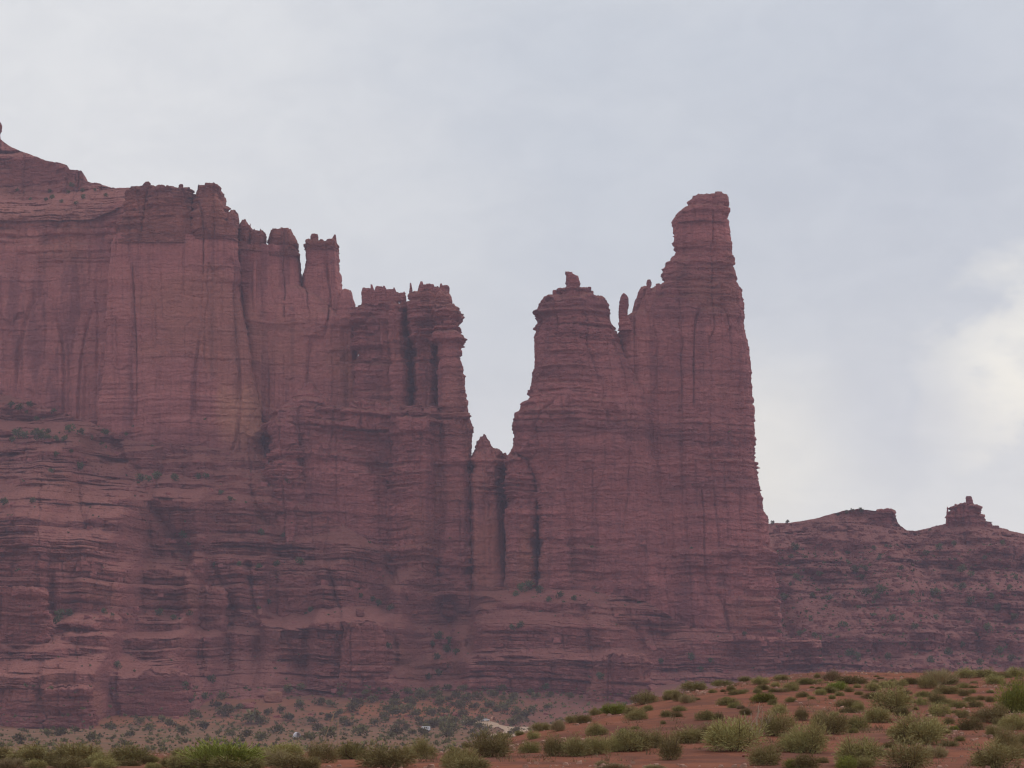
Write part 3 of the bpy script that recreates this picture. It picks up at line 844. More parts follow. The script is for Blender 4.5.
T = thing('rock_outcrop', 'castle-like red outcrop with an upright block on the low ridge', 'rock outcrop', base_at(967, 530, 1990))
column('body', [(505.5, 955, 977), (508, 952, 979), (513, 947, 980), (519, 946, 983), (522, 945, 989), (527, 944, 991), (545, 938, 998)], 1990, 28, M['layer'], T, n=3.5, **{**LY, 'big': 1.0, 'A': 1.8, 'B': 1.8, 'slab': 2.5})
column('block', [(496.5, 966.5, 970.5), (498, 966, 971.5), (503, 966.5, 973), (507, 965, 974)], 1998, 6, M['layer'], T, n=3, du=.5, dv=.5, top=.3, **{**LY, 'big': .3, 'A': .4, 'B': .5, 'crack': 0})
knob('pinnacle', 947.5, 506.5, 520, 4.5, 1998, M['layer'], T, shape='spike')
T = thing('rock_outcrop', 'squared red bluff ending the hump of the low ridge', 'rock outcrop', base_at(888, 520, 2000))
column('body', [(510.5, 878, 892), (512, 874, 893.5), (516, 870, 894), (522, 866, 898), (530, 862, 902), (555, 856, 908)], 2000, 30, M['layer'], T, n=3.5, **{**LY, 'big': .8})

# ------------------------------------------------------------------ finding points on the land
bpy.context.view_layer.update()
DG = bpy.context.evaluated_depsgraph_get()


def land(px, py):
    d = dirv(px, py)
    hit, loc, nor, _, ob, _ = SC.ray_cast(DG, Vector((0, 0, 0)), d)
    return (loc, nor, ob) if hit else (None, None, None)


def copy_tree(o, parent=None):
    c = o.copy()
    C.objects.link(c)
    if parent is not None:
        c.parent = parent
    for ch in list(o.children):
        copy_tree(ch, c)
    return c


for rows, th, lab in (
        ([(589, -30, 38), (593, -30, 44), (610, -30, 45), (632, -30, 47)], 30, 'square red bluff jutting out low at the left end of the terraces'),
        ([(687, 54, 86), (691, 51, 91), (727, 48, 93)], 26, 'dark jointed block of rock at the foot of the terraces, lowest at the left'),
        ([(671, 152, 176), (676, 141, 185), (700, 139, 187), (714, 137, 188)], 26, 'cracked rock buttress above the scrub flat, right of the lowest dark block'),
        ([(622, 356, 374), (627, 346, 383), (640, 341, 387), (692, 337, 389)], 30, 'reddish rock pier standing above the orange slope'),
        ([(588, 200, 218), (592, 190, 226), (600, 183, 228), (626, 178, 226)], 24, 'domed stack of thin beds on the terrace bench below the dark cliff band'),
        ([(655, 604, 640), (662, 594, 652), (700, 586, 654)], 26, 'jointed rock buttress where the red rise hides the terrace foot'),
        ([(573, 252, 300), (577, 248, 332), (608, 246, 336)], 22, 'jointed cliff block under a strip of green shrubs, mid terrace')):
    cx_ = (rows[-1][1] + rows[-1][2]) / 2
    l_, _, _ = land(max(4, cx_), rows[-1][0])
    if l_ is None:
        continue
    T = thing('rock_buttress', lab, 'rock buttress', (l_.x, l_.y, l_.z))
    column('block', rows + [(rows[-1][0] + 14, rows[-1][1] - 2, rows[-1][2] + 2)], l_.y - th * 0.25, th, M['terrace'], T, n=5, **{**LY, 'A': 1.6, 'big': 1.2, 'crack': 2.5, 'slab': 2.6})
bpy.context.view_layer.update()
DG = bpy.context.evaluated_depsgraph_get()

# ------------------------------------------------------------------ boulders
def boulder(px, py, wpx, hpx, label, mat, seed=0, group=None):
    loc, nor, ob = land(px, py)
    if loc is None:
        return
    r = np.random.default_rng(seed)
    k = loc.y / F
    n1, n2 = 22, 14
    th = np.linspace(0, 2 * np.pi, n1, endpoint=False)
    ph = np.linspace(0.08, np.pi - 0.08, n2)[::-1]
    sg = lambda v, e: np.sign(v) * np.abs(v) ** e
    e = 0.55
    x = sg(np.cos(th), e)[None] * sg(np.sin(ph), e)[:, None] * wpx * k / 2
    y = sg(np.sin(th), e)[None] * sg(np.sin(ph), e)[:, None] * wpx * k / 2 * 0.8
    z = sg(np.cos(ph), e)[:, None] + 0 * x
    z = z * hpx * k / 2 + hpx * k * 0.4
    nz = 1 + 0.35 * fbm(x / (wpx * k) * 2 + seed, y / (wpx * k) * 2, z / (wpx * k) * 2, 3)
    x, y = x * nz, y * nz
    x = x + z * (r.random() - .5) * 0.6
    co = np.stack([x, y, z], -1).reshape(-1, 3)
    tr = [(0 * n1 + (i + 1) % n1, i, n1 * n2) for i in range(n1)] + [((n2 - 1) * n1 + i, (n2 - 1) * n1 + (i + 1) % n1, n1 * n2 + 1) for i in range(n1)]
    co = np.concatenate([co, [[0, 0, co[:, 2].min()], [0, 0, co[:, 2].max()]]])
    o = mesh_np('boulder', co, grid_quads(n2, n1, True), mat, None, False, tr)
    o.location = loc
    o.rotation_euler = (0, 0, r.random() * 6)
    return tag(o, label, 'boulder', group)


for i, (px, py, wpx, hpx, lab, mt) in enumerate([
        (135, 614, 11, 9, 'pale topped fallen boulder on the bench below the dark cliff band', 'layer'),
        (123, 618, 8, 6, 'smaller boulder in the rubble beside the pale topped one', 'layer'),
        (112, 620, 6, 5, 'pale small boulder at the end of the bench rubble', 'wall_orange'),
        (637, 590, 10, 6, 'flat topped boulder at the foot of the blunt tower', 'layer'),
        (652, 586, 9, 4, 'slab of rock lying where the tall tower meets the blunt one', 'wall'),
        (621, 589, 8, 7, 'rounded boulder resting beside the slabs under the blunt tower', 'layer'),
        (360, 616, 11, 9, 'square dark boulder perched at the end of a long ledge', 'cap'),
        (353, 627, 7, 6, 'dark round boulder just below the square perched one', 'cap'),
        (273, 702, 17, 12, 'large pale orange boulder on the slope among scattered shrubs', 'wall_orange'),
        (246, 708, 15, 6, 'long tilted slab lying on the orange slope', 'wall'),
        (212, 706, 5, 7, 'small upright pale block on the orange slope', 'wall_orange'),
        (330, 686, 9, 4, 'flat dark caprock on a mud pedestal at the slope top', 'cap'),
        (436, 704, 8, 6, 'reddish boulder by the shrubs near the dirt road', 'wall'),
        (457, 716, 8, 5, 'low red boulder beside the parked vehicles', 'wall')]):
    boulder(px, py, wpx, hpx, lab, M[mt], i + 3)

# ------------------------------------------------------------------ shrubs
def blades(pts, dirs, L, wd, tint, rng):
    """thin leaf quads"""
    n = len(pts)
    dirs = dirs / np.linalg.norm(dirs, axis=1)[:, None]
    side = np.cross(dirs, rng.normal(size=(n, 3)))
    side = side / np.linalg.norm(side, axis=1)[:, None] * (wd * (0.6 + 0.8 * rng.random(n)))[:, None] * 0.5
    tip = pts + dirs * (L * (0.6 + 0.8 * rng.random(n)))[:, None]
    co = np.stack([pts - side, pts + side, tip + side * 0.4, tip - side * 0.4], 1).reshape(-1, 3)
    q = np.arange(n * 4).reshape(-1, 4)
    return co, q, np.repeat(tint, 4)


def set_tint(o, tint):
    at = o.data.attributes.new('tint', 'FLOAT', 'POINT')
    at.data.foreach_set('value', np.clip(tint, 0, 1).astype(np.float32))


def bush_proto(seed, mat, n=5200, hgt=0.55, upright=0.40, clumps=26, L=0.058, wd=0.013, spread=0.21, stems=9, rag=0.38):
    rng = np.random.default_rng(seed)
    root = thing('bush', '-', 'bush')
    ca = rng.random(clumps) * 2 * np.pi
    cr = np.sqrt(rng.random(clumps)) * (0.5 - spread * 0.55)
    cx, cy = np.cos(ca) * cr, np.sin(ca) * cr
    ch = hgt * (1 - (cr / 0.5) ** 2 * 0.5) * (1 - rag + 2 * rag * rng.random(clumps)) * 0.5
    cs = spread * (0.6 + 0.7 * rng.random(clumps))
    ct = 0.25 + 0.55 * rng.random(clumps)
    k = rng.integers(0, clumps, n)
    v = rng.normal(size=(n, 3))
    v /= np.linalg.norm(v, axis=1)[:, None]
    rad = rng.random(n) ** 0.5
    off = v * rad[:, None] * cs[k][:, None]
    off[:, 2] = v[:, 2] * rad * ch[k]
    p = np.stack([cx[k], cy[k], ch[k]], 1) + off
    p[:, 2] = np.where(p[:, 2] < 0.02, 0.02 + 0.25 * hgt * rng.random(n), p[:, 2])
    d = v * (1 - upright * 0.6) + np.array([0, 0, upright]) + rng.normal(size=(n, 3)) * 0.3 + np.stack([p[:, 0], p[:, 1], 0 * rad], 1) * 0.9
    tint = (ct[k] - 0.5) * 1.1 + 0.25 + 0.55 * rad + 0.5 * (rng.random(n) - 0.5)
    co, q, tn = blades(p, d, L * np.ones(n), wd * np.ones(n), tint, rng)
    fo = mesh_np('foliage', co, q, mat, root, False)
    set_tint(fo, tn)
    # branching twigs from the root
    cos, qs = [], []
    for s in range(stems):
        kk = s % clumps
        b0 = np.array([cx[kk] * .15, cy[kk] * .15, -0.03])
        b1 = np.array([cx[kk], cy[kk], ch[kk] * 1.6]) + rng.normal(size=3) * 0.05
        mid = (b0 + b1) / 2 + np.array([cx[kk] * .3, cy[kk] * .3, 0])
        r0 = 0.014
        for (u, w_, ra, rb) in ((b0, mid, r0, r0 * .7), (mid, b1, r0 * .7, r0 * .3)):
            i0 = len(cos)
            for (c_, rr) in ((u, ra), (w_, rb)):
                for j in range(5):
                    aa = j / 5 * 2 * np.pi
                    cos.append(c_ + np.array([np.cos(aa) * rr, np.sin(aa) * rr, 0]))
            for j in range(5):
                qs.append((i0 + j, i0 + (j + 1) % 5, i0 + 5 + (j + 1) % 5, i0 + 5 + j))
    mesh_np('branches', np.array(cos), np.array(qs), M['twig'], root, False)
    return root


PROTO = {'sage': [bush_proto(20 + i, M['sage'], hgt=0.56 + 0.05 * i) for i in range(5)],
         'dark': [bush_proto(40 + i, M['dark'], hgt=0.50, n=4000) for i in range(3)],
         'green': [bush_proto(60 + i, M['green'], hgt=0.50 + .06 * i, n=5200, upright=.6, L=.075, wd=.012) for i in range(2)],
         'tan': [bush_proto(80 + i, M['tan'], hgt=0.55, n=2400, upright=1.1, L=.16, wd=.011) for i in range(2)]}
used = set()

# (x, row of the foot, width, height, kind) of every bush on the near rise
B = """5 761 24 20 s|35 763 50 22 s|78 764 48 24 s|68 768 34 12 s|130 761 42 23 d|152 762 16 10 d|222 768 80 38 g|187 764 26 16 s|236 769 52 14 s|206 769 30 12 s
288 756 36 18 s|271 763 36 18 s|293 768 44 16 s|323 763 30 22 s|353 759 38 24 d|388 767 54 30 s|422 759 30 24 s|408 757 18 14 d|455 768 26 16 s|310 768 22 10 s
460 766 38 26 s|490 757 42 30 s|470 769 36 14 s|503 737 20 11 d|519 733 11 7 d|529 753 20 18 d|533 739 14 10 s|541 731 20 10 s|558 731 16 13 t|571 723 14 8 s|583 723 16 12 s|595 715 12 9 s
615 714 26 16 g|635 716 22 10 s|552 756 24 20 s|574 756 40 26 s|597 735 22 14 s|598 754 28 20 s|628 751 38 22 s|610 752 22 14 s|623 732 9 6 d|454 742 11 7 d|467 741 12 7 s|602 766 16 7 t
644 704 26 12 s|672 696 16 9 s|668 700 11 7 s|694 690 26 11 s|679 701 14 11 s|687 703 15 10 t|647 711 14 9 d|636 720 22 13 s|676 717 12 9 d|706 720 22 14 d|718 719 14 8 d|729 705 20 11 d
724 685 26 9 d|731 691 11 8 d|740 694 13 7 d|713 693 9 6 d|745 680 16 7 d|760 684 20 9 s|762 690 16 9 d|781 680 18 6 s|764 702 24 14 g|772 705 12 9 d|791 691 18 11 s|791 702 13 8 d|779 713 16 10 s|663 724 7 5 d|635 729 9 5 d|622 733 9 7 d
633 750 36 22 s|655 748 28 18 s|670 760 28 24 s|690 743 36 20 s|707 739 24 16 s|736 751 56 36 s|718 744 26 20 s|779 736 38 24 s|792 752 32 26 s|765 765 34 25 s|793 768 24 14 g|613 769 34 7 t|654 769 22 6 t|806 746 20 16 s
809 684 26 9 d|832 681 18 12 t|852 684 32 12 d|828 693 20 10 d|838 690 24 12 g|840 696 10 7 d|803 697 14 8 d|849 692 11 7 d|872 691 16 9 s|870 699 22 10 d|832 699 10 6 d|886 688 16 9 s|900 686 16 7 s|891 694 8 5 d|906 694 14 6 d|913 684 22 9 d|938 684 36 16 t|928 688 20 12 s
949 684 20 10 d|947 694 26 12 s|963 688 14 8 d|965 696 13 8 s|972 693 11 6 d|966 678 22 9 s|984 677 26 11 s|994 684 20 11 s|1002 678 22 9 d|1016 677 22 10 s|970 702 14 8 d|980 700 13 7 d|976 707 16 9 s|991 702 11 7 s|990 693 9 5 d|880 696 9 6 d|859 695 9 6 s
848 707 26 12 d|849 713 20 9 d|922 705 11 9 s|937 704 18 12 s|925 697 20 9 d|916 710 7 5 d|957 708 19 12 d|940 716 24 14 s|891 712 42 24 s|876 722 30 20 s|857 730 30 20 d|832 734 34 24 s|820 724 18 14 s|801 720 18 12 s|902 716 18 12 d
918 744 50 34 s|905 743 28 20 s|930 740 26 22 s|971 730 26 18 d|954 730 9 7 g|949 724 13 9 d|962 718 14 10 s|988 722 30 16 s|1000 716 16 12 s|1014 713 36 36 g|1013 730 30 20 s|994 737 20 14 s|1006 752 28 26 s|997 768 46 24 s|980 766 20 12 s
810 753 38 36 s|859 766 44 32 s|806 769 30 20 d|907 768 46 26 s|880 756 16 10 t|822 763 14 8 s|846 768 22 14 g|1020 745 18 14 s"""
KN = {'s': 'sage', 'd': 'dark', 'g': 'green', 't': 'tan'}
WORD = {'sage': 'grey-green sagebrush', 'dark': 'dark olive bush', 'green': 'bright yellow-green bush', 'tan': 'tuft of dry straw-coloured grass'}
HERO = {(222, 768): 'big bright yellow-green rounded bush on the low ground before the cliffs',
        (615, 714): 'small bright yellow-green bush where the red slope starts to climb',
        (764, 702): 'yellowish green bush alone on the upper red slope',
        (1014, 713): 'tall bright green and yellow bush cut by the picture edge',
        (793, 768): 'low green bush below a round sagebrush at the bottom edge',
        (838, 690): 'soft green bush behind the straw-coloured tuft on the crest',
        (954, 730): 'tiny yellow-green bush beside a dark olive one on gravel',
        (846, 768): 'low yellow-green bush between sagebrushes at the bottom edge',
        (558, 731): 'straw-coloured tuft among green bushes at the foot of the slope',
        (832, 681): 'pale straw-coloured tuft on the skyline of the rise',
        (938, 684): 'wide straw-topped bush, highest on the crest of the rise',
        (687, 703): 'straw-coloured tuft halfway up the red slope',
        (880, 756): 'small straw tuft between two large sagebrushes',
        (602, 766): 'small straw tuft on bare red soil by the bottom edge',
        (613, 769): 'long low strip of straw-coloured grass at the bottom edge',
        (654, 769): 'low straw tuft at the bottom edge below a ball-shaped sagebrush',
        (670, 760): 'ball-shaped grey-green sagebrush alone on bare red soil',
        (736, 751): 'widest grey-green sagebrush, spreading below the dead pale twigs',
        (918, 744): 'large domed sagebrush with a small dark one in front, right of a pale stone',
        (388, 767): 'large grey-green sagebrush standing right of the tall dry stalks',
        (353, 759): 'dark olive bush straight below the upright dry stalk',
        (130, 761): 'dark olive round bush left of the big yellow-green one',
        (35, 763): 'broad low sagebrush nearest the left picture edge but one',
        (78, 764): 'broad low sagebrush left of the round dark olive bush',
        (490, 757): 'tall rounded sagebrush with a pale dry crown below the dirt road',
        (460, 766): 'spreading sagebrush leaning on the pale-crowned one by the bottom edge',
        (706, 720): 'dark olive bush in the middle of the bare red slope',
        (529, 753): 'small dark olive bush between two clusters of sagebrush',
        (891, 712): 'wide greenish sagebrush in the middle of the rise above a pale stone',
        (765, 765): 'round sagebrush standing alone below the widest one',
        (810, 753): 'tall grey sagebrush on the bare ground under the slope',
        (859, 766): 'wide sagebrush at the bottom edge with yellowish tips'}
rb_ = random.Random(21)
extra = []
occ = [(float(q.split()[0]), float(q.split()[1])) for q in B.replace('\n', '|').split('|')]
while len(extra) < 118:
    x = rb_.choice([rb_.uniform(640, 1024), rb_.uniform(800, 1024), rb_.uniform(0, 300)])
    y = rb_.uniform(float(np.interp(x, CR_X, CR_Y)) + 2, 768) if x > 500 else rb_.uniform(758, 769)
    if x > 640 and rb_.random() < 0.5:
        y = float(np.interp(x, CR_X, CR_Y)) + rb_.uniform(2, 16)
    d_ = min(abs(x - a_) * .5 + abs(y - b_) for a_, b_ in occ)
    if d_ < 4:
        continue
    if d_ > 22 and rb_.random() < .5:
        continue
    sc_ = 0.55 + (y - 675) / 60.0
    w_ = rb_.uniform(7, 15) * sc_
    occ.append((x, y))
    extra.append('%d %d %d %d %s' % (x, y, w_, w_ * rb_.uniform(.4, .65), rb_.choice('ssddst')))
nb = 0
for item in B.replace('\n', '|').split('|') + extra:
    a = item.split()
    px, py, wpx, hpx, kd = float(a[0]), float(a[1]), float(a[2]), float(a[3]), KN[a[4]]
    loc, nor, ob = land(px, min(py, 773))
    if loc is None or loc.y > 200:
        # foot hidden behind the crest: stand it just behind the crest line
        for q in range(1, 40):
            loc, nor, ob = land(px, py + q * 0.5)
            if loc is not None and loc.y < 200:
                break
        else:
            continue
    pr = PROTO[kd][nb % len(PROTO[kd])]
    key = (kd, nb % len(PROTO[kd]))
    if key in used:
        o = copy_tree(pr)
    else:
        used.add(key)
        o = pr
    k = loc.y / F
    sx = wpx * k / 0.92
    sz = hpx * k / 0.69
    o.location = loc - Vector((0, 0, 0.02))
    o.scale = (sx, sx * random.uniform(.85, 1.1), sz)
    o.rotation_euler = (0, 0, random.uniform(0, 6.28))
    o.name = {'sage': 'sagebrush', 'dark': 'desert_bush', 'green': 'rabbitbrush', 'tan': 'grass_tuft'}[kd]
    size = 'large' if wpx >= 34 else ('middling' if wpx >= 20 else 'small')
    zone = ('along the crest of the red rise' if py < 697 else 'on the red slope of the rise' if py < 735 else 'on the level red soil at the bottom') if px > 495 else 'on the low red ground below the scrub flat'
    lab = HERO.get((int(px), int(py)))
    if lab:
        tag(o, lab, 'grass tuft' if kd == 'tan' else 'bush')
        o['group'] = 'bushes on the red rise'
    else:
        s = '%s %s %s' % (size, WORD[kd], zone)
        tag(o, s, 'grass tuft' if kd == 'tan' else 'bush', s)
    nb += 1

# ------------------------------------------------------------------ shrubs on ledges and the scrub flat
def shrub_proto(seed, mat, n=260, hgt=0.75, lobes=5):
    rng = np.random.default_rng(seed)
    ca, cr = rng.random(lobes) * 6.28, np.sqrt(rng.random(lobes)) * 0.28
    cx, cy, cz = np.cos(ca) * cr, np.sin(ca) * cr, hgt * (0.3 + 0.4 * rng.random(lobes))
    cs = 0.17 + 0.15 * rng.random(lobes)
    k = rng.integers(0, lobes, n)
    v = rng.normal(size=(n, 3))
    v /= np.linalg.norm(v, axis=1)[:, None]
    p = np.stack([cx[k], cy[k], cz[k]], 1) + v * (rng.random(n) ** .4)[:, None] * cs[k][:, None]
    p[:, 2] = np.abs(p[:, 2])
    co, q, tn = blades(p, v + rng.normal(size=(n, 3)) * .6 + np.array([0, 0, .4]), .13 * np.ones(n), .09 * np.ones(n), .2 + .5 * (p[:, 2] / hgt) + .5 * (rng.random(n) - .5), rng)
    # a short trunk
    tc = np.array([[.03, 0, -.05], [-.015, .026, -.05], [-.015, -.026, -.05], [.015, 0, .4 * hgt], [-.01, .013, .4 * hgt], [-.01, -.013, .4 * hgt]])
    b = len(co)
    q = np.concatenate([q, b + np.array([[0, 1, 4, 3], [1, 2, 5, 4], [2, 0, 3, 5]])])
    o = mesh_np('shrub', np.concatenate([co, tc]), q, mat, None, False)
    set_tint(o, np.concatenate([tn, np.zeros(6)]))
    return o


SP = {'j': [shrub_proto(100 + i, M['juniper']) for i in range(4)], 'l': [shrub_proto(120 + i, M['ledgegreen'], 200, .7, 4) for i in range(4)]}
sused = set()
ns = 0


def shrub(px, py, wpx, kd, label, name='shrub', asp=1.0):
    global ns
    loc, nor, ob = land(px, py)
    if loc is None or loc.y < 600:
        return
    i = ns % 4
    ns += 1
    pr = SP[kd][i]
    if (kd, i) in sused:
        o = pr.copy()
        C.objects.link(o)
    else:
        o = pr
        sused.add((kd, i))
    s = wpx * loc.y / F / 0.75
    o.location = loc
    o.scale = (s, s, s * asp)
    o.rotation_euler = (0, 0, random.uniform(0, 6.28))
    o.name = name
    tag(o, label, 'shrub', label)


G1 = 'green shrub on the pale soil bench at the foot of the sheer mesa wall'
for px, py, wd in ((11, 408, 7), (19, 410, 7), (30, 407, 6), (27, 414, 4), (53, 414, 6), (37, 421, 5), (18, 438, 10), (26, 439, 8), (12, 442, 6), (33, 435, 5), (41, 440, 11), (36, 436, 8), (48, 441, 7), (49, 433, 5), (70, 433, 9), (82, 436, 8), (57, 441, 6), (64, 441, 6), (91, 440, 5), (104, 437, 8), (126, 436, 4)):
    shrub(px, py, wd, 'l', G1)
G2 = 'green shrub clinging to the ledges of the terraced rock'
for px, py, wd in ((57, 457, 6), (51, 473, 5), (79, 470, 8), (71, 453, 4), (140, 481, 8), (148, 482, 7), (156, 480, 9), (175, 481, 8), (198, 479, 7), (206, 479, 6), (230, 501, 5), (4, 505, 8), (33, 503, 6), (220, 495, 5), (288, 484, 7), (184, 538, 8), (190, 545, 7), (178, 536, 6), (215, 569, 7), (258, 570, 7), (276, 566, 6), (300, 565, 8), (240, 566, 5), (262, 535, 7), (283, 537, 5), (250, 555, 5),
                     (60, 619, 10), (56, 624, 8), (70, 616, 8), (104, 614, 6), (160, 616, 8), (173, 620, 6), (190, 616, 6), (118, 668, 7), (184, 690, 9), (190, 703, 8), (205, 700, 8), (212, 683, 8), (372, 602, 6), (378, 606, 7), (390, 610, 6), (388, 649, 7), (360, 598, 5), (268, 604, 6), (310, 612, 6),
                     (522, 592, 9), (530, 590, 10), (540, 593, 8), (515, 596, 6), (560, 598, 7), (575, 601, 6), (548, 602, 6), (520, 628, 7), (512, 630, 6), (600, 680, 8), (530, 695, 7), (545, 690, 7), (485, 690, 6), (440, 640, 9), (450, 645, 9), (446, 652, 8), (432, 648, 7), (436, 660, 7), (456, 655, 7), (446, 668, 6), (428, 680, 7), (438, 676, 7), (660, 664, 6), (690, 660, 8), (710, 664, 7), (700, 672, 6), (745, 636, 5), (780, 634, 5)):
    shrub(px, py, wd, 'l', G2)
G3 = 'small green shrub on the shrub-dotted hillside under the low ridge'
for px, py, wd in ((793, 552, 9), (790, 560, 6), (806, 563, 8), (797, 580, 7), (818, 577, 6), (853, 573, 8), (866, 571, 6), (850, 565, 6), (880, 560, 5), (886, 548, 4), (868, 596, 9), (882, 594, 10), (878, 600, 7), (862, 580, 6), (912, 595, 6), (932, 597, 9), (938, 596, 8), (782, 601, 8), (812, 598, 6), (830, 600, 6), (842, 628, 7), (800, 636, 6), (815, 638, 6), (850, 656, 9), (856, 660, 8), (820, 652, 6), (875, 550, 5), (900, 570, 5), (925, 556, 6), (940, 550, 7), (950, 566, 6), (960, 572, 8), (972, 577, 6), (985, 560, 5), (962, 590, 8), (970, 605, 9), (990, 600, 7), (1000, 612, 8), (1010, 590, 6), (1016, 620, 7), (990, 632, 9), (975, 640, 8), (960, 648, 7), (945, 655, 8), (1000, 655, 9), (1010, 662, 8), (980, 665, 7), (930, 662, 7), (905, 648, 6), (890, 660, 7), (872, 646, 7), (890, 620, 6), (915, 630, 7), (935, 620, 6), (1018, 580, 5), (955, 545, 5), (1004, 545, 5)):
    shrub(px + random.uniform(-2, 2), py, wd, 'l', G3)
G4 = 'tiny shrub on the skyline of the low ridge'
for px, py, wd in ((772, 523, 4), (787, 522, 4), (846, 512, 4), (852, 511, 4), (860, 511, 5), (838, 514, 3), (930, 529.5, 3)):
    shrub(px, py + 1.5, wd, 'l', G4)
G5 = 'small green shrub on the soil slope that tops the mesa'
for px, py, wd in ((17, 192, 4), (49, 193, 4), (52, 199, 5), (72, 187, 5), (68, 194, 4), (84, 199, 5), (46, 201, 4), (83, 192, 4), (106, 197, 4), (62, 203, 4), (95, 191, 3), (30, 200, 3), (76, 205, 4)):
    shrub(px, py, wd, 'l', G5)
G6 = 'dark rounded shrub on the orange slope at the foot of the terraces'
G7 = 'dark shrub on the scrub flat below the orange slope'
pl = [(455, 699, 9), (440, 706, 9), (425, 700, 8), (410, 705, 9), (395, 700, 8), (372, 703, 8), (358, 706, 9), (352, 712, 10), (340, 697, 7), (345, 690, 9), (330, 707, 8), (320, 705, 8), (289, 693, 9), (300, 709, 7), (239, 711, 8), (226, 716, 12), (216, 709, 9), (222, 700, 8), (252, 724, 15), (262, 724, 9), (290, 721, 9), (300, 705, 6), (312, 724, 8), (276, 734, 10), (286, 720, 7),
      (327, 738, 12), (310, 741, 9), (346, 726, 10), (330, 720, 8), (360, 736, 12), (375, 726, 8), (396, 735, 10), (398, 717, 12), (408, 712, 9), (416, 718, 10), (421, 697, 9), (432, 728, 10), (441, 727, 11), (450, 735, 14), (462, 718, 9), (470, 728, 12), (480, 730, 8), (444, 715, 9), (460, 709, 8), (454, 724, 9), (466, 703, 9), (474, 710, 8), (478, 700, 9), (490, 707, 8), (503, 711, 9), (495, 698, 7), (530, 714, 9), (525, 720, 10), (519, 723, 9), (536, 699, 7), (550, 697, 6), (548, 710, 7), (570, 698, 6),
      (190, 700, 8), (196, 718, 9), (205, 730, 10), (183, 735, 10), (170, 728, 10), (150, 731, 8), (163, 722, 7), (140, 724, 7), (130, 738, 8), (110, 730, 8), (90, 742, 10), (60, 736, 9), (47, 736, 8), (20, 741, 8), (75, 733, 7), (246, 738, 9), (262, 741, 10), (230, 736, 7), (380, 692, 6), (390, 712, 8), (366, 695, 6), (384, 719, 8), (406, 694, 7), (435, 693, 7), (448, 691, 7), (300, 690, 7), (268, 715, 7), (281, 712, 6), (340, 716, 8), (318, 731, 8)]
rr = random.Random(5)
for _ in range(55):
    x = rr.uniform(385, 520)
    pl.append((x, rr.uniform(690, 738), rr.uniform(4.5, 8)))
for px, py, wd in pl:
    shrub(px, py, wd * 1.2, 'j', G6 if py < 722 else G7, asp=.8)

# ------------------------------------------------------------------ bleached dead twigs and dry stalks
def tube_obj(name, polys, mat, parent=None, r0=0.01):
    cos, qs = [], []
    for poly, ra, rb in polys:
        poly = [np.array(p, float) for p in poly]
        i0 = len(cos)
        for a_, p in enumerate(poly):
            rr_ = ra + (rb - ra) * a_ / (len(poly) - 1)
            for j in range(6):
                an = j / 6 * 2 * np.pi
                cos.append(p + np.array([np.cos(an) * rr_, np.sin(an) * rr_, 0]))
        for a_ in range(len(poly) - 1):
            for j in range(6):
                b0, b1 = i0 + a_ * 6 + j, i0 + a_ * 6 + (j + 1) % 6
                qs.append((b0, b1, b1 + 6, b0 + 6))
    return mesh_np(name, np.array(cos), np.array(qs), mat, parent, False, None, False)


loc, _, _ = land(757, 736)
if loc is not None:
    T = thing('dead_shrub', 'bleached leafless twigs rising above the widest sagebrush', 'dead shrub', loc)
    rr = random.Random(9)
    for i in range(9):
        dx = rr.uniform(-.5, .5)
        h = rr.uniform(.55, .95)
        pts = [(dx * .2, 0, 0), (dx * .7, rr.uniform(-.1, .1), h * .5), (dx * 1.0 + rr.uniform(-.1, .1), rr.uniform(-.2, .2), h)]
        pts2 = [pts[1], (pts[1][0] + rr.uniform(-.2, .2), 0, h * .85)]
        tube_obj('twig', [(pts, .014, .006), (pts2, .009, .004)], M['deadwood'], T)
for (px, py, hp, ln, lab) in ((338, 757, 36, .0, 'tall upright dry flower stalk beside a dark olive bush'), (322, 757, 42, .30, 'tall thin dry stalk leaning beside the upright one')):
    loc, _, _ = land(px, py)
    if loc is None:
        continue
    k = loc.y / F
    T = thing('dry_stalk', lab, 'dry stalk', loc)
    h = hp * k
    tube_obj('stem', [([(0, 0, 0), (ln * h * .3, 0, h * .5), (ln * h * .9, 0, h)], .012, .007)], M['stalk'], T)
    tube_obj('seed_head', [([(ln * h * .82, 0, h * .86), (ln * h * .92, 0, h * 1.02), (ln * h * 1.0, 0, h * 1.08)], .016, .006)], M['stalk'], T)

# loose stones on the near soil: uncountable
cos, qs = [], []
rng = np.random.default_rng(8)
i0 = 0
for _ in range(11000):
    Y = rng.uniform(58, 150)
    X = rng.uniform(-.19, .19) * Y
    if vn(X / 7, Y / 7, 3.0) < 0.35 + 0.4 * rng.random():
        continue
    s = 0.016 + 0.085 * rng.random() ** 4
    z = float(ground_z(X, Y))
    b = np.array([[-1, -1, -.3], [1, -1, -.3], [1, 1, -.3], [-1, 1, -.3], [-.6, -.7, .8], [.7, -.6, .6], [.6, .6, .9], [-.7, .5, .7]]) * s * (0.7 + .6 * rng.random((8, 3)))
    cos.append(b + np.array([X, Y, z]))
    qs.append(np.array([[0, 1, 5, 4], [1, 2, 6, 5], [2, 3, 7, 6], [3, 0, 4, 7], [4, 5, 6, 7]]) + i0)
    i0 += 8
o = mesh_np('gravel', np.concatenate(cos), np.concatenate(qs), M['stone'], None, False)
tag(o, 'loose pale stones scattered over the red soil', 'gravel', kind='stuff')
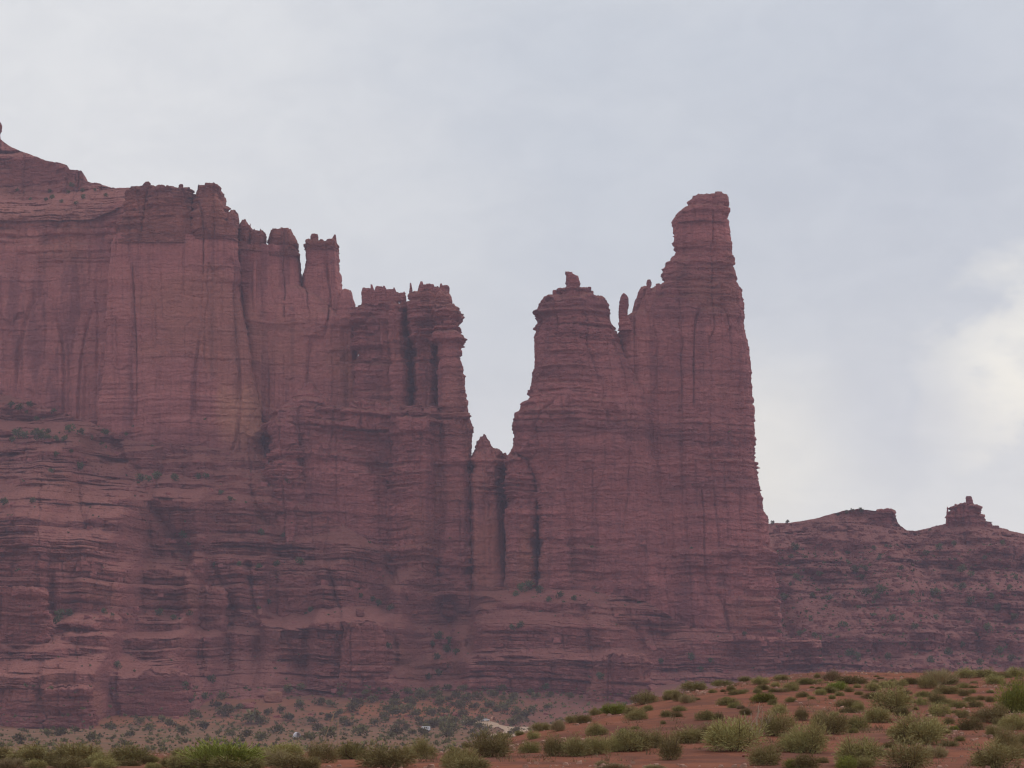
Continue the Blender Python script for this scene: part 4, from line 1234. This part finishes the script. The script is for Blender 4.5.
def scatter_stuff(name, label, cat, n, area, size, mat, seed, kind, nzmin, weight=None):
    r = random.Random(seed)
    g = np.random.default_rng(seed)
    cos, qs, tn, i0 = [], [], [], 0
    for _ in range(n):
        px, py = r.uniform(area[0], area[2]), r.uniform(area[1], area[3])
        if weight and r.random() > weight(px, py):
            continue
        loc, nor, ob = land(px, py)
        if loc is None or loc.y < 700 or nor.z < nzmin or ob.name.startswith(('shrub', 'boulder')):
            continue
        s = size[0] + (size[1] - size[0]) * r.random() ** 3
        if kind == 'rock':
            b = np.array([[-1, -1, -.6], [1, -1, -.6], [1, 1, -.6], [-1, 1, -.6], [-.7, -.8, .6], [.8, -.7, .5], [.7, .7, .7], [-.8, .6, .6]]) * s * (0.6 + .8 * g.random((8, 3)))
            q = np.array([[0, 1, 5, 4], [1, 2, 6, 5], [2, 3, 7, 6], [3, 0, 4, 7], [4, 5, 6, 7]])
            t_ = np.zeros(8)
        else:
            m_ = 14
            v = g.normal(size=(m_, 3))
            v /= np.linalg.norm(v, axis=1)[:, None]
            v[:, 2] = np.abs(v[:, 2])
            b, q, t_ = blades(v * s * .45 * g.random((m_, 1)), v + [0, 0, .5], np.full(m_, s * .55), np.full(m_, s * .4), np.clip(g.random() + .4 * (g.random(m_) - .5), 0, 1), g)
        cos.append(b + np.array(loc))
        qs.append(q + i0)
        tn.append(t_)
        i0 += len(b)
    o = mesh_np(name, np.concatenate(cos), np.concatenate(qs), mat, None, False)
    if kind != 'rock':
        set_tint(o, np.concatenate(tn))
    return tag(o, label, cat, kind='stuff')


def seg(px, py, x0, y0, x1, y1, w_):
    t_ = min(1, max(0, ((px - x0) * (x1 - x0) + (py - y0) * (y1 - y0)) / ((x1 - x0) ** 2 + (y1 - y0) ** 2)))
    return max(0.0, 1 - math.hypot(px - x0 - t_ * (x1 - x0), py - y0 - t_ * (y1 - y0)) / w_)


gully = lambda x, y: max(0.12, seg(x, y, 112, 445, 198, 578, 13), seg(x, y, 440, 600, 455, 690, 16) * .7, seg(x, y, 90, 622, 150, 612, 12), seg(x, y, 690, 642, 800, 645, 9), seg(x, y, 610, 590, 660, 590, 8), seg(x, y, 46, 625, 100, 655, 7))
scatter_stuff('rubble', 'broken rock fallen over the benches and gullies of the terraces', 'rubble', 9000, (0, 425, 800, 720), (0.5, 2.4), M['layer'], 5, 'rock', 0.05, gully)
scatter_stuff('hillside_rubble', 'broken rock strewn over the hillside below the low ridge', 'rubble', 2600, (775, 525, 1024, 690), (0.5, 2.4), M['ridge'], 6, 'rock', 0.1)
scatter_stuff('hillside_scrub', 'thin green scrub sprinkled over the hillside below the low ridge', 'scrub', 1100, (775, 545, 1024, 690), (0.9, 2.6), M['ledgegreen'], 7, 'scrub', 0.25)
scatter_stuff('terrace_scrub', 'sparse green scrub on the soil benches of the terraces', 'scrub', 1900, (0, 405, 780, 700), (0.8, 2.3), M['ledgegreen'], 8, 'scrub', 0.5, lambda x, y: max(.25, seg(x, y, 440, 630, 450, 690, 30), seg(x, y, 190, 565, 330, 562, 14), seg(x, y, 470, 595, 650, 600, 10)))
scatter_stuff('flat_scrub', 'low grey-green scrub covering the flat below the cliffs', 'scrub', 4200, (0, 686, 640, 756), (0.7, 2.2), M['juniper'], 9, 'scrub', 0.5, lambda x, y: 0.35 if y < 715 and x < 350 else 0.9)
cos, qs, tn, i0 = [], [], [], 0
g = np.random.default_rng(31)
for _ in range(5200):
    Y = g.uniform(58, 150)
    X = g.uniform(-.19, .19) * Y
    if vn(X / 5, Y / 5, 9.0) < 0.42 + 0.35 * g.random():
        continue
    m_ = 10
    h_ = 0.06 + 0.16 * g.random() ** 2
    v = g.normal(size=(m_, 3)) * [.6, .6, .2] + [0, 0, 1]
    b, q, t_ = blades(g.normal(size=(m_, 3)) * [.06, .06, 0] + [X, Y, float(ground_z(X, Y)) - .01], v, np.full(m_, h_), np.full(m_, .014), np.clip(g.random() * .8 + .4 * (g.random(m_) - .5), 0, 1), g)
    cos.append(b); qs.append(q + i0); tn.append(t_); i0 += len(b)
o = mesh_np('dry_grass', np.concatenate(cos), np.concatenate(qs), M['tan'], None, False)
set_tint(o, np.concatenate(tn))
tag(o, 'thin dry grass and litter between the bushes on the red soil', 'grass', kind='stuff')
boulder(891, 722, 7, 4, 'pale stone on the red soil under a wide greenish sagebrush', M['wall_orange'], 50)
boulder(829, 739, 8, 4, 'pale flat stone at the foot of a tall grey sagebrush', M['wall_orange'], 51)
boulder(745, 757, 6, 3, 'small stone on the bare soil beside the round sagebrush', M['wall_orange'], 52)

# ------------------------------------------------------------------ the road, vehicles and camp
rl, _, _ = land(505, 724)
r2, _, _ = land(480, 723)
r3, _, _ = land(512, 730)
print('road', rl, r2, r3)


def box(lo, hi, bev=0.0):
    lo, hi = np.array(lo, float), np.array(hi, float)
    co = np.array([[x, y, z] for z in (lo[2], hi[2]) for y in (lo[1], hi[1]) for x in (lo[0], hi[0])])
    q = np.array([[0, 2, 3, 1], [4, 5, 7, 6], [0, 1, 5, 4], [2, 6, 7, 3], [0, 4, 6, 2], [1, 3, 7, 5]])
    return co, q


def bevel_obj(o, wdt):
    import bmesh
    bm = bmesh.new()
    bm.from_mesh(o.data)
    bmesh.ops.bevel(bm, geom=list(bm.edges), offset=wdt, segments=2, affect='EDGES', profile=0.5)
    bm.to_mesh(o.data)
    bm.free()
    return o


def prism(profile, y0, y1, inset_from=None, inset=0.0):
    """side profile (x,z) swept across the width; points above inset_from lean inwards"""
    n = len(profile)
    co = []
    for y, sg in ((y0, 1), (y1, -1)):
        for (x, z) in profile:
            yy = y + (sg * inset if inset_from is not None and z > inset_from else 0)
            co.append((x, yy, z))
    q = [(i, (i + 1) % n, n + (i + 1) % n, n + i) for i in range(n)]
    return co, q, [list(range(n))[::-1], list(range(n, 2 * n))]


def pymesh(name, co, faces, mat, parent):
    me = bpy.data.meshes.new(name)
    me.from_pydata([tuple(map(float, c)) for c in co], [], [tuple(f) for f in faces])
    me.update()
    me.materials.append(mat)
    o = bpy.data.objects.new(name, me)
    C.objects.link(o)
    o.parent = parent
    return o


def wheel(parent, x, y, r=0.38, wd=0.24):
    def disc(rad, w0, w1):
        n = 18
        co = [(x + math.cos(i / n * 6.2832) * rad, yy, r + math.sin(i / n * 6.2832) * rad) for yy in (w0, w1) for i in range(n)]
        f = [(i, (i + 1) % n, n + (i + 1) % n, n + i) for i in range(n)] + [list(range(n))[::-1], list(range(n, 2 * n))]
        return co, f
    s = 1 if y > 0 else -1
    wh = pymesh('wheel', *disc(r, y - wd / 2, y + wd / 2), M['rubber'], parent)
    rm = pymesh('rim', *disc(r * .6, y + s * (wd / 2 - .02), y + s * (wd / 2 + .015)), M['steel'], wh)
    return wh


def suv(loc, rz, mat, label, tall=1.75):
    T = thing('parked_car', label, 'car', loc, rz)
    prof = [(-2.3, .42), (2.25, .42), (2.35, .75), (2.28, 1.0), (1.25, 1.12), (.62, tall - .08), (.4, tall), (-1.95, tall), (-2.2, tall - .15), (-2.35, 1.05), (-2.38, .6)]
    co, q, caps = prism(prof, -.93, .93, 1.2, .14)
    bevel_obj(pymesh('body', co, list(q) + caps, mat, T), .04)
    for s in (-1, 1):
        for (xa, xb, xc, xd) in ((.95, .5, -.35, -.35), (-.45, -.45, -1.3, -1.3), (-1.4, -1.4, -2.1, -1.95)):
            g = [(xa, s * .915, 1.16), (xc, s * .915, 1.16), (xd, s * .805, tall - .14), (xb, s * .805, tall - .14)]
            g2 = [(p[0], p[1] + s * .03, p[2]) for p in g]
            pymesh('window', g + g2, [(4, 5, 6, 7), (0, 3, 2, 1), (0, 1, 5, 4), (1, 2, 6, 5), (2, 3, 7, 6), (3, 0, 4, 7)], M['glass'], T)
        for x in (1.42, -1.45):
            wheel(T, x, s * .84)
        co, q = box((2.24, s * .62 - .16, .78), (2.40, s * .62 + .16, .95))
        pymesh('headlight', co, q, M['steel'], T)
        co, q = box((-2.42, s * .75 - .09, .85), (-2.30, s * .75 + .09, 1.15))
        pymesh('tail_light', co, q, M['redlamp'], T)
    g = [(1.24, -.74, 1.15), (1.24, .74, 1.15), (.66, .66, tall - .1), (.66, -.66, tall - .1)]
    g2 = [(p[0] + .03, p[1], p[2] + .02) for p in g]
    pymesh('windscreen', g + g2, [(4, 5, 6, 7), (0, 3, 2, 1), (0, 1, 5, 4), (1, 2, 6, 5), (2, 3, 7, 6), (3, 0, 4, 7)], M['glass'], T)
    co, q = box((2.25, -.85, .45), (2.45, .85, .62))
    pymesh('bumper', co, q, M['rubber'], T)
    return T


def camper(loc, rz, label):
    T = thing('camper_truck', label, 'camper', loc, rz)
    co, q, caps = prism([(-2.6, .5), (2.6, .5), (2.65, .95), (1.6, 1.1), (1.1, 1.75), (-.1, 1.75), (-.15, 1.0), (-2.6, 1.0)], -.95, .95, 1.2, .1)
    bevel_obj(pymesh('body', co, list(q) + caps, M['darkpaint'], T), .03)
    co, q, caps = prism([(-2.75, 1.03), (-.25, 1.03), (-.25, 1.85), (.9, 1.95), (.95, 2.7), (.7, 2.85), (-2.7, 2.85), (-2.8, 2.6)], -1.05, 1.05)
    bevel_obj(pymesh('camper_shell', co, list(q) + caps, M['white'], T), .05)
    for s in (-1, 1):
        co, q = box((-2.1, s * 1.06 - .015, 1.95), (-.7, s * 1.06 + .015, 2.25))
        pymesh('window', co, q, M['glass'], T)
        for x in (1.7, -1.6):
            wheel(T, x, s * .85, .4)
    co, q = box((-2.84, -.35, 1.15), (-2.79, .35, 2.6))
    d = pymesh('door', co, q, M['darkpaint'], T)
    co, q = box((-2.87, .2, 1.8), (-2.845, .28, 1.9))
    pymesh('handle', co, q, M['steel'], d)
    return T


def tent(loc, rz, label, mat, wd=3.0, h=2.3, ln=3.2):
    T = thing('tent', label, 'tent', loc, rz)
    n = 12
    th = .06
    co, f = [], []
    for y in (-ln / 2, ln / 2):
        for R_ in (1.0, .95):
            for i in range(n + 1):
                a_ = math.pi * i / n
                co.append((-math.cos(a_) * wd / 2 * R_, y, (math.sin(a_) ** .8) * h * R_ - .05))
    m_ = n + 1
    for i in range(n):
        f += [(i, i + 1, 2 * m_ + i + 1, 2 * m_ + i), (m_ + i + 1, m_ + i, 3 * m_ + i, 3 * m_ + i + 1), (i + 1, i, m_ + i, m_ + i + 1), (2 * m_ + i, 2 * m_ + i + 1, 3 * m_ + i + 1, 3 * m_ + i)]
    pymesh('canopy', co, f, mat, T)
    co, q, caps = prism([(-wd * .47, 0), (wd * .47, 0), (wd * .30, h * .78), (0, h * .93), (-wd * .30, h * .78)], ln / 2 - .25, ln / 2 - .2)
    pymesh('back_panel', co, list(q) + caps, mat, T)
    co, q, caps = prism([(-wd * .47, 0), (-wd * .22, 0), (-wd * .05, h * .88), (-wd * .30, h * .78)], -ln / 2 + .2, -ln / 2 + .25)
    pymesh('door_flap', co, list(q) + caps, mat, T)
    return T


def gp(px, py):
    l_, _, _ = land(px, py)
    return l_


p = gp(486, 722.5)
if p:
    q1 = (482.0 - 512) * p.y / F
    road([((470 - 512) * p.y / F, p.y + 6), ((486 - 512) * p.y / F, p.y - 8), ((505 - 512) * p.y / F, p.y - 30), ((514 - 512) * p.y / F, p.y - 75), ((518 - 512) * p.y / F, p.y - 170), ((508 - 512) * p.y / F, p.y - 330)], 13.0)
    X = (485 - 512) * p.y / F
    suv((X, p.y + 3, float(ground_z(X, p.y + 3)) + .3), 0.5, M['white'], 'white car parked at the edge of the pale dirt road')
    X = (481.5 - 512) * p.y / F
    suv((X, p.y + 10, float(ground_z(X, p.y + 10)) + .3), 1.2, M['darkpaint'], 'tall dark car parked behind the white one by the dirt road', 2.1)
    X = (493 - 512) * p.y / F
    tent((X, p.y + 14, float(ground_z(X, p.y + 14))), 0.3, 'small pale orange tent next to the parked cars', M['orangecloth'], 2.4, 1.7, 2.4)
    X = (478.6 - 512) * p.y / F
    tent((X, p.y + 12, float(ground_z(X, p.y + 12))), 0.8, 'small white tent behind the dark parked car', M['canvas'], 2.2, 1.9, 2.4)
p = gp(424, 732.5)
if p:
    camper(p, math.radians(200), 'dark pickup with a white camper shell standing among the shrubs')
p = gp(297, 737.5)
if p:
    tent(p, 0.25, 'white dome tent with a dark opening, alone on the scrub flat', M['canvas'])

# ------------------------------------------------------------------ the air
hz = bpy.data.materials.new('haze_air')
hz.use_nodes = True
t = NT(hz.node_tree)
pv = t.n('ShaderNodeVolumePrincipled')
pv.inputs['Color'].default_value = (0.76, 0.74, 0.97, 1)
pv.inputs['Density'].default_value = 0.000082
pv.inputs['Anisotropy'].default_value = 0.0
o_ = t.n('ShaderNodeOutputMaterial')
t.l(pv.outputs[0], o_.inputs['Volume'])
co, q = box((-4400, -4300, -60), (4400, 4400, 420))
me = bpy.data.meshes.new('haze')
me.from_pydata([tuple(c) for c in co], [], [tuple(f) for f in q])
me.materials.append(hz)
ho = bpy.data.objects.new('haze', me)
C.objects.link(ho)
tag(ho, 'thin bluish haze between the viewer and the cliffs', 'haze', kind='stuff')
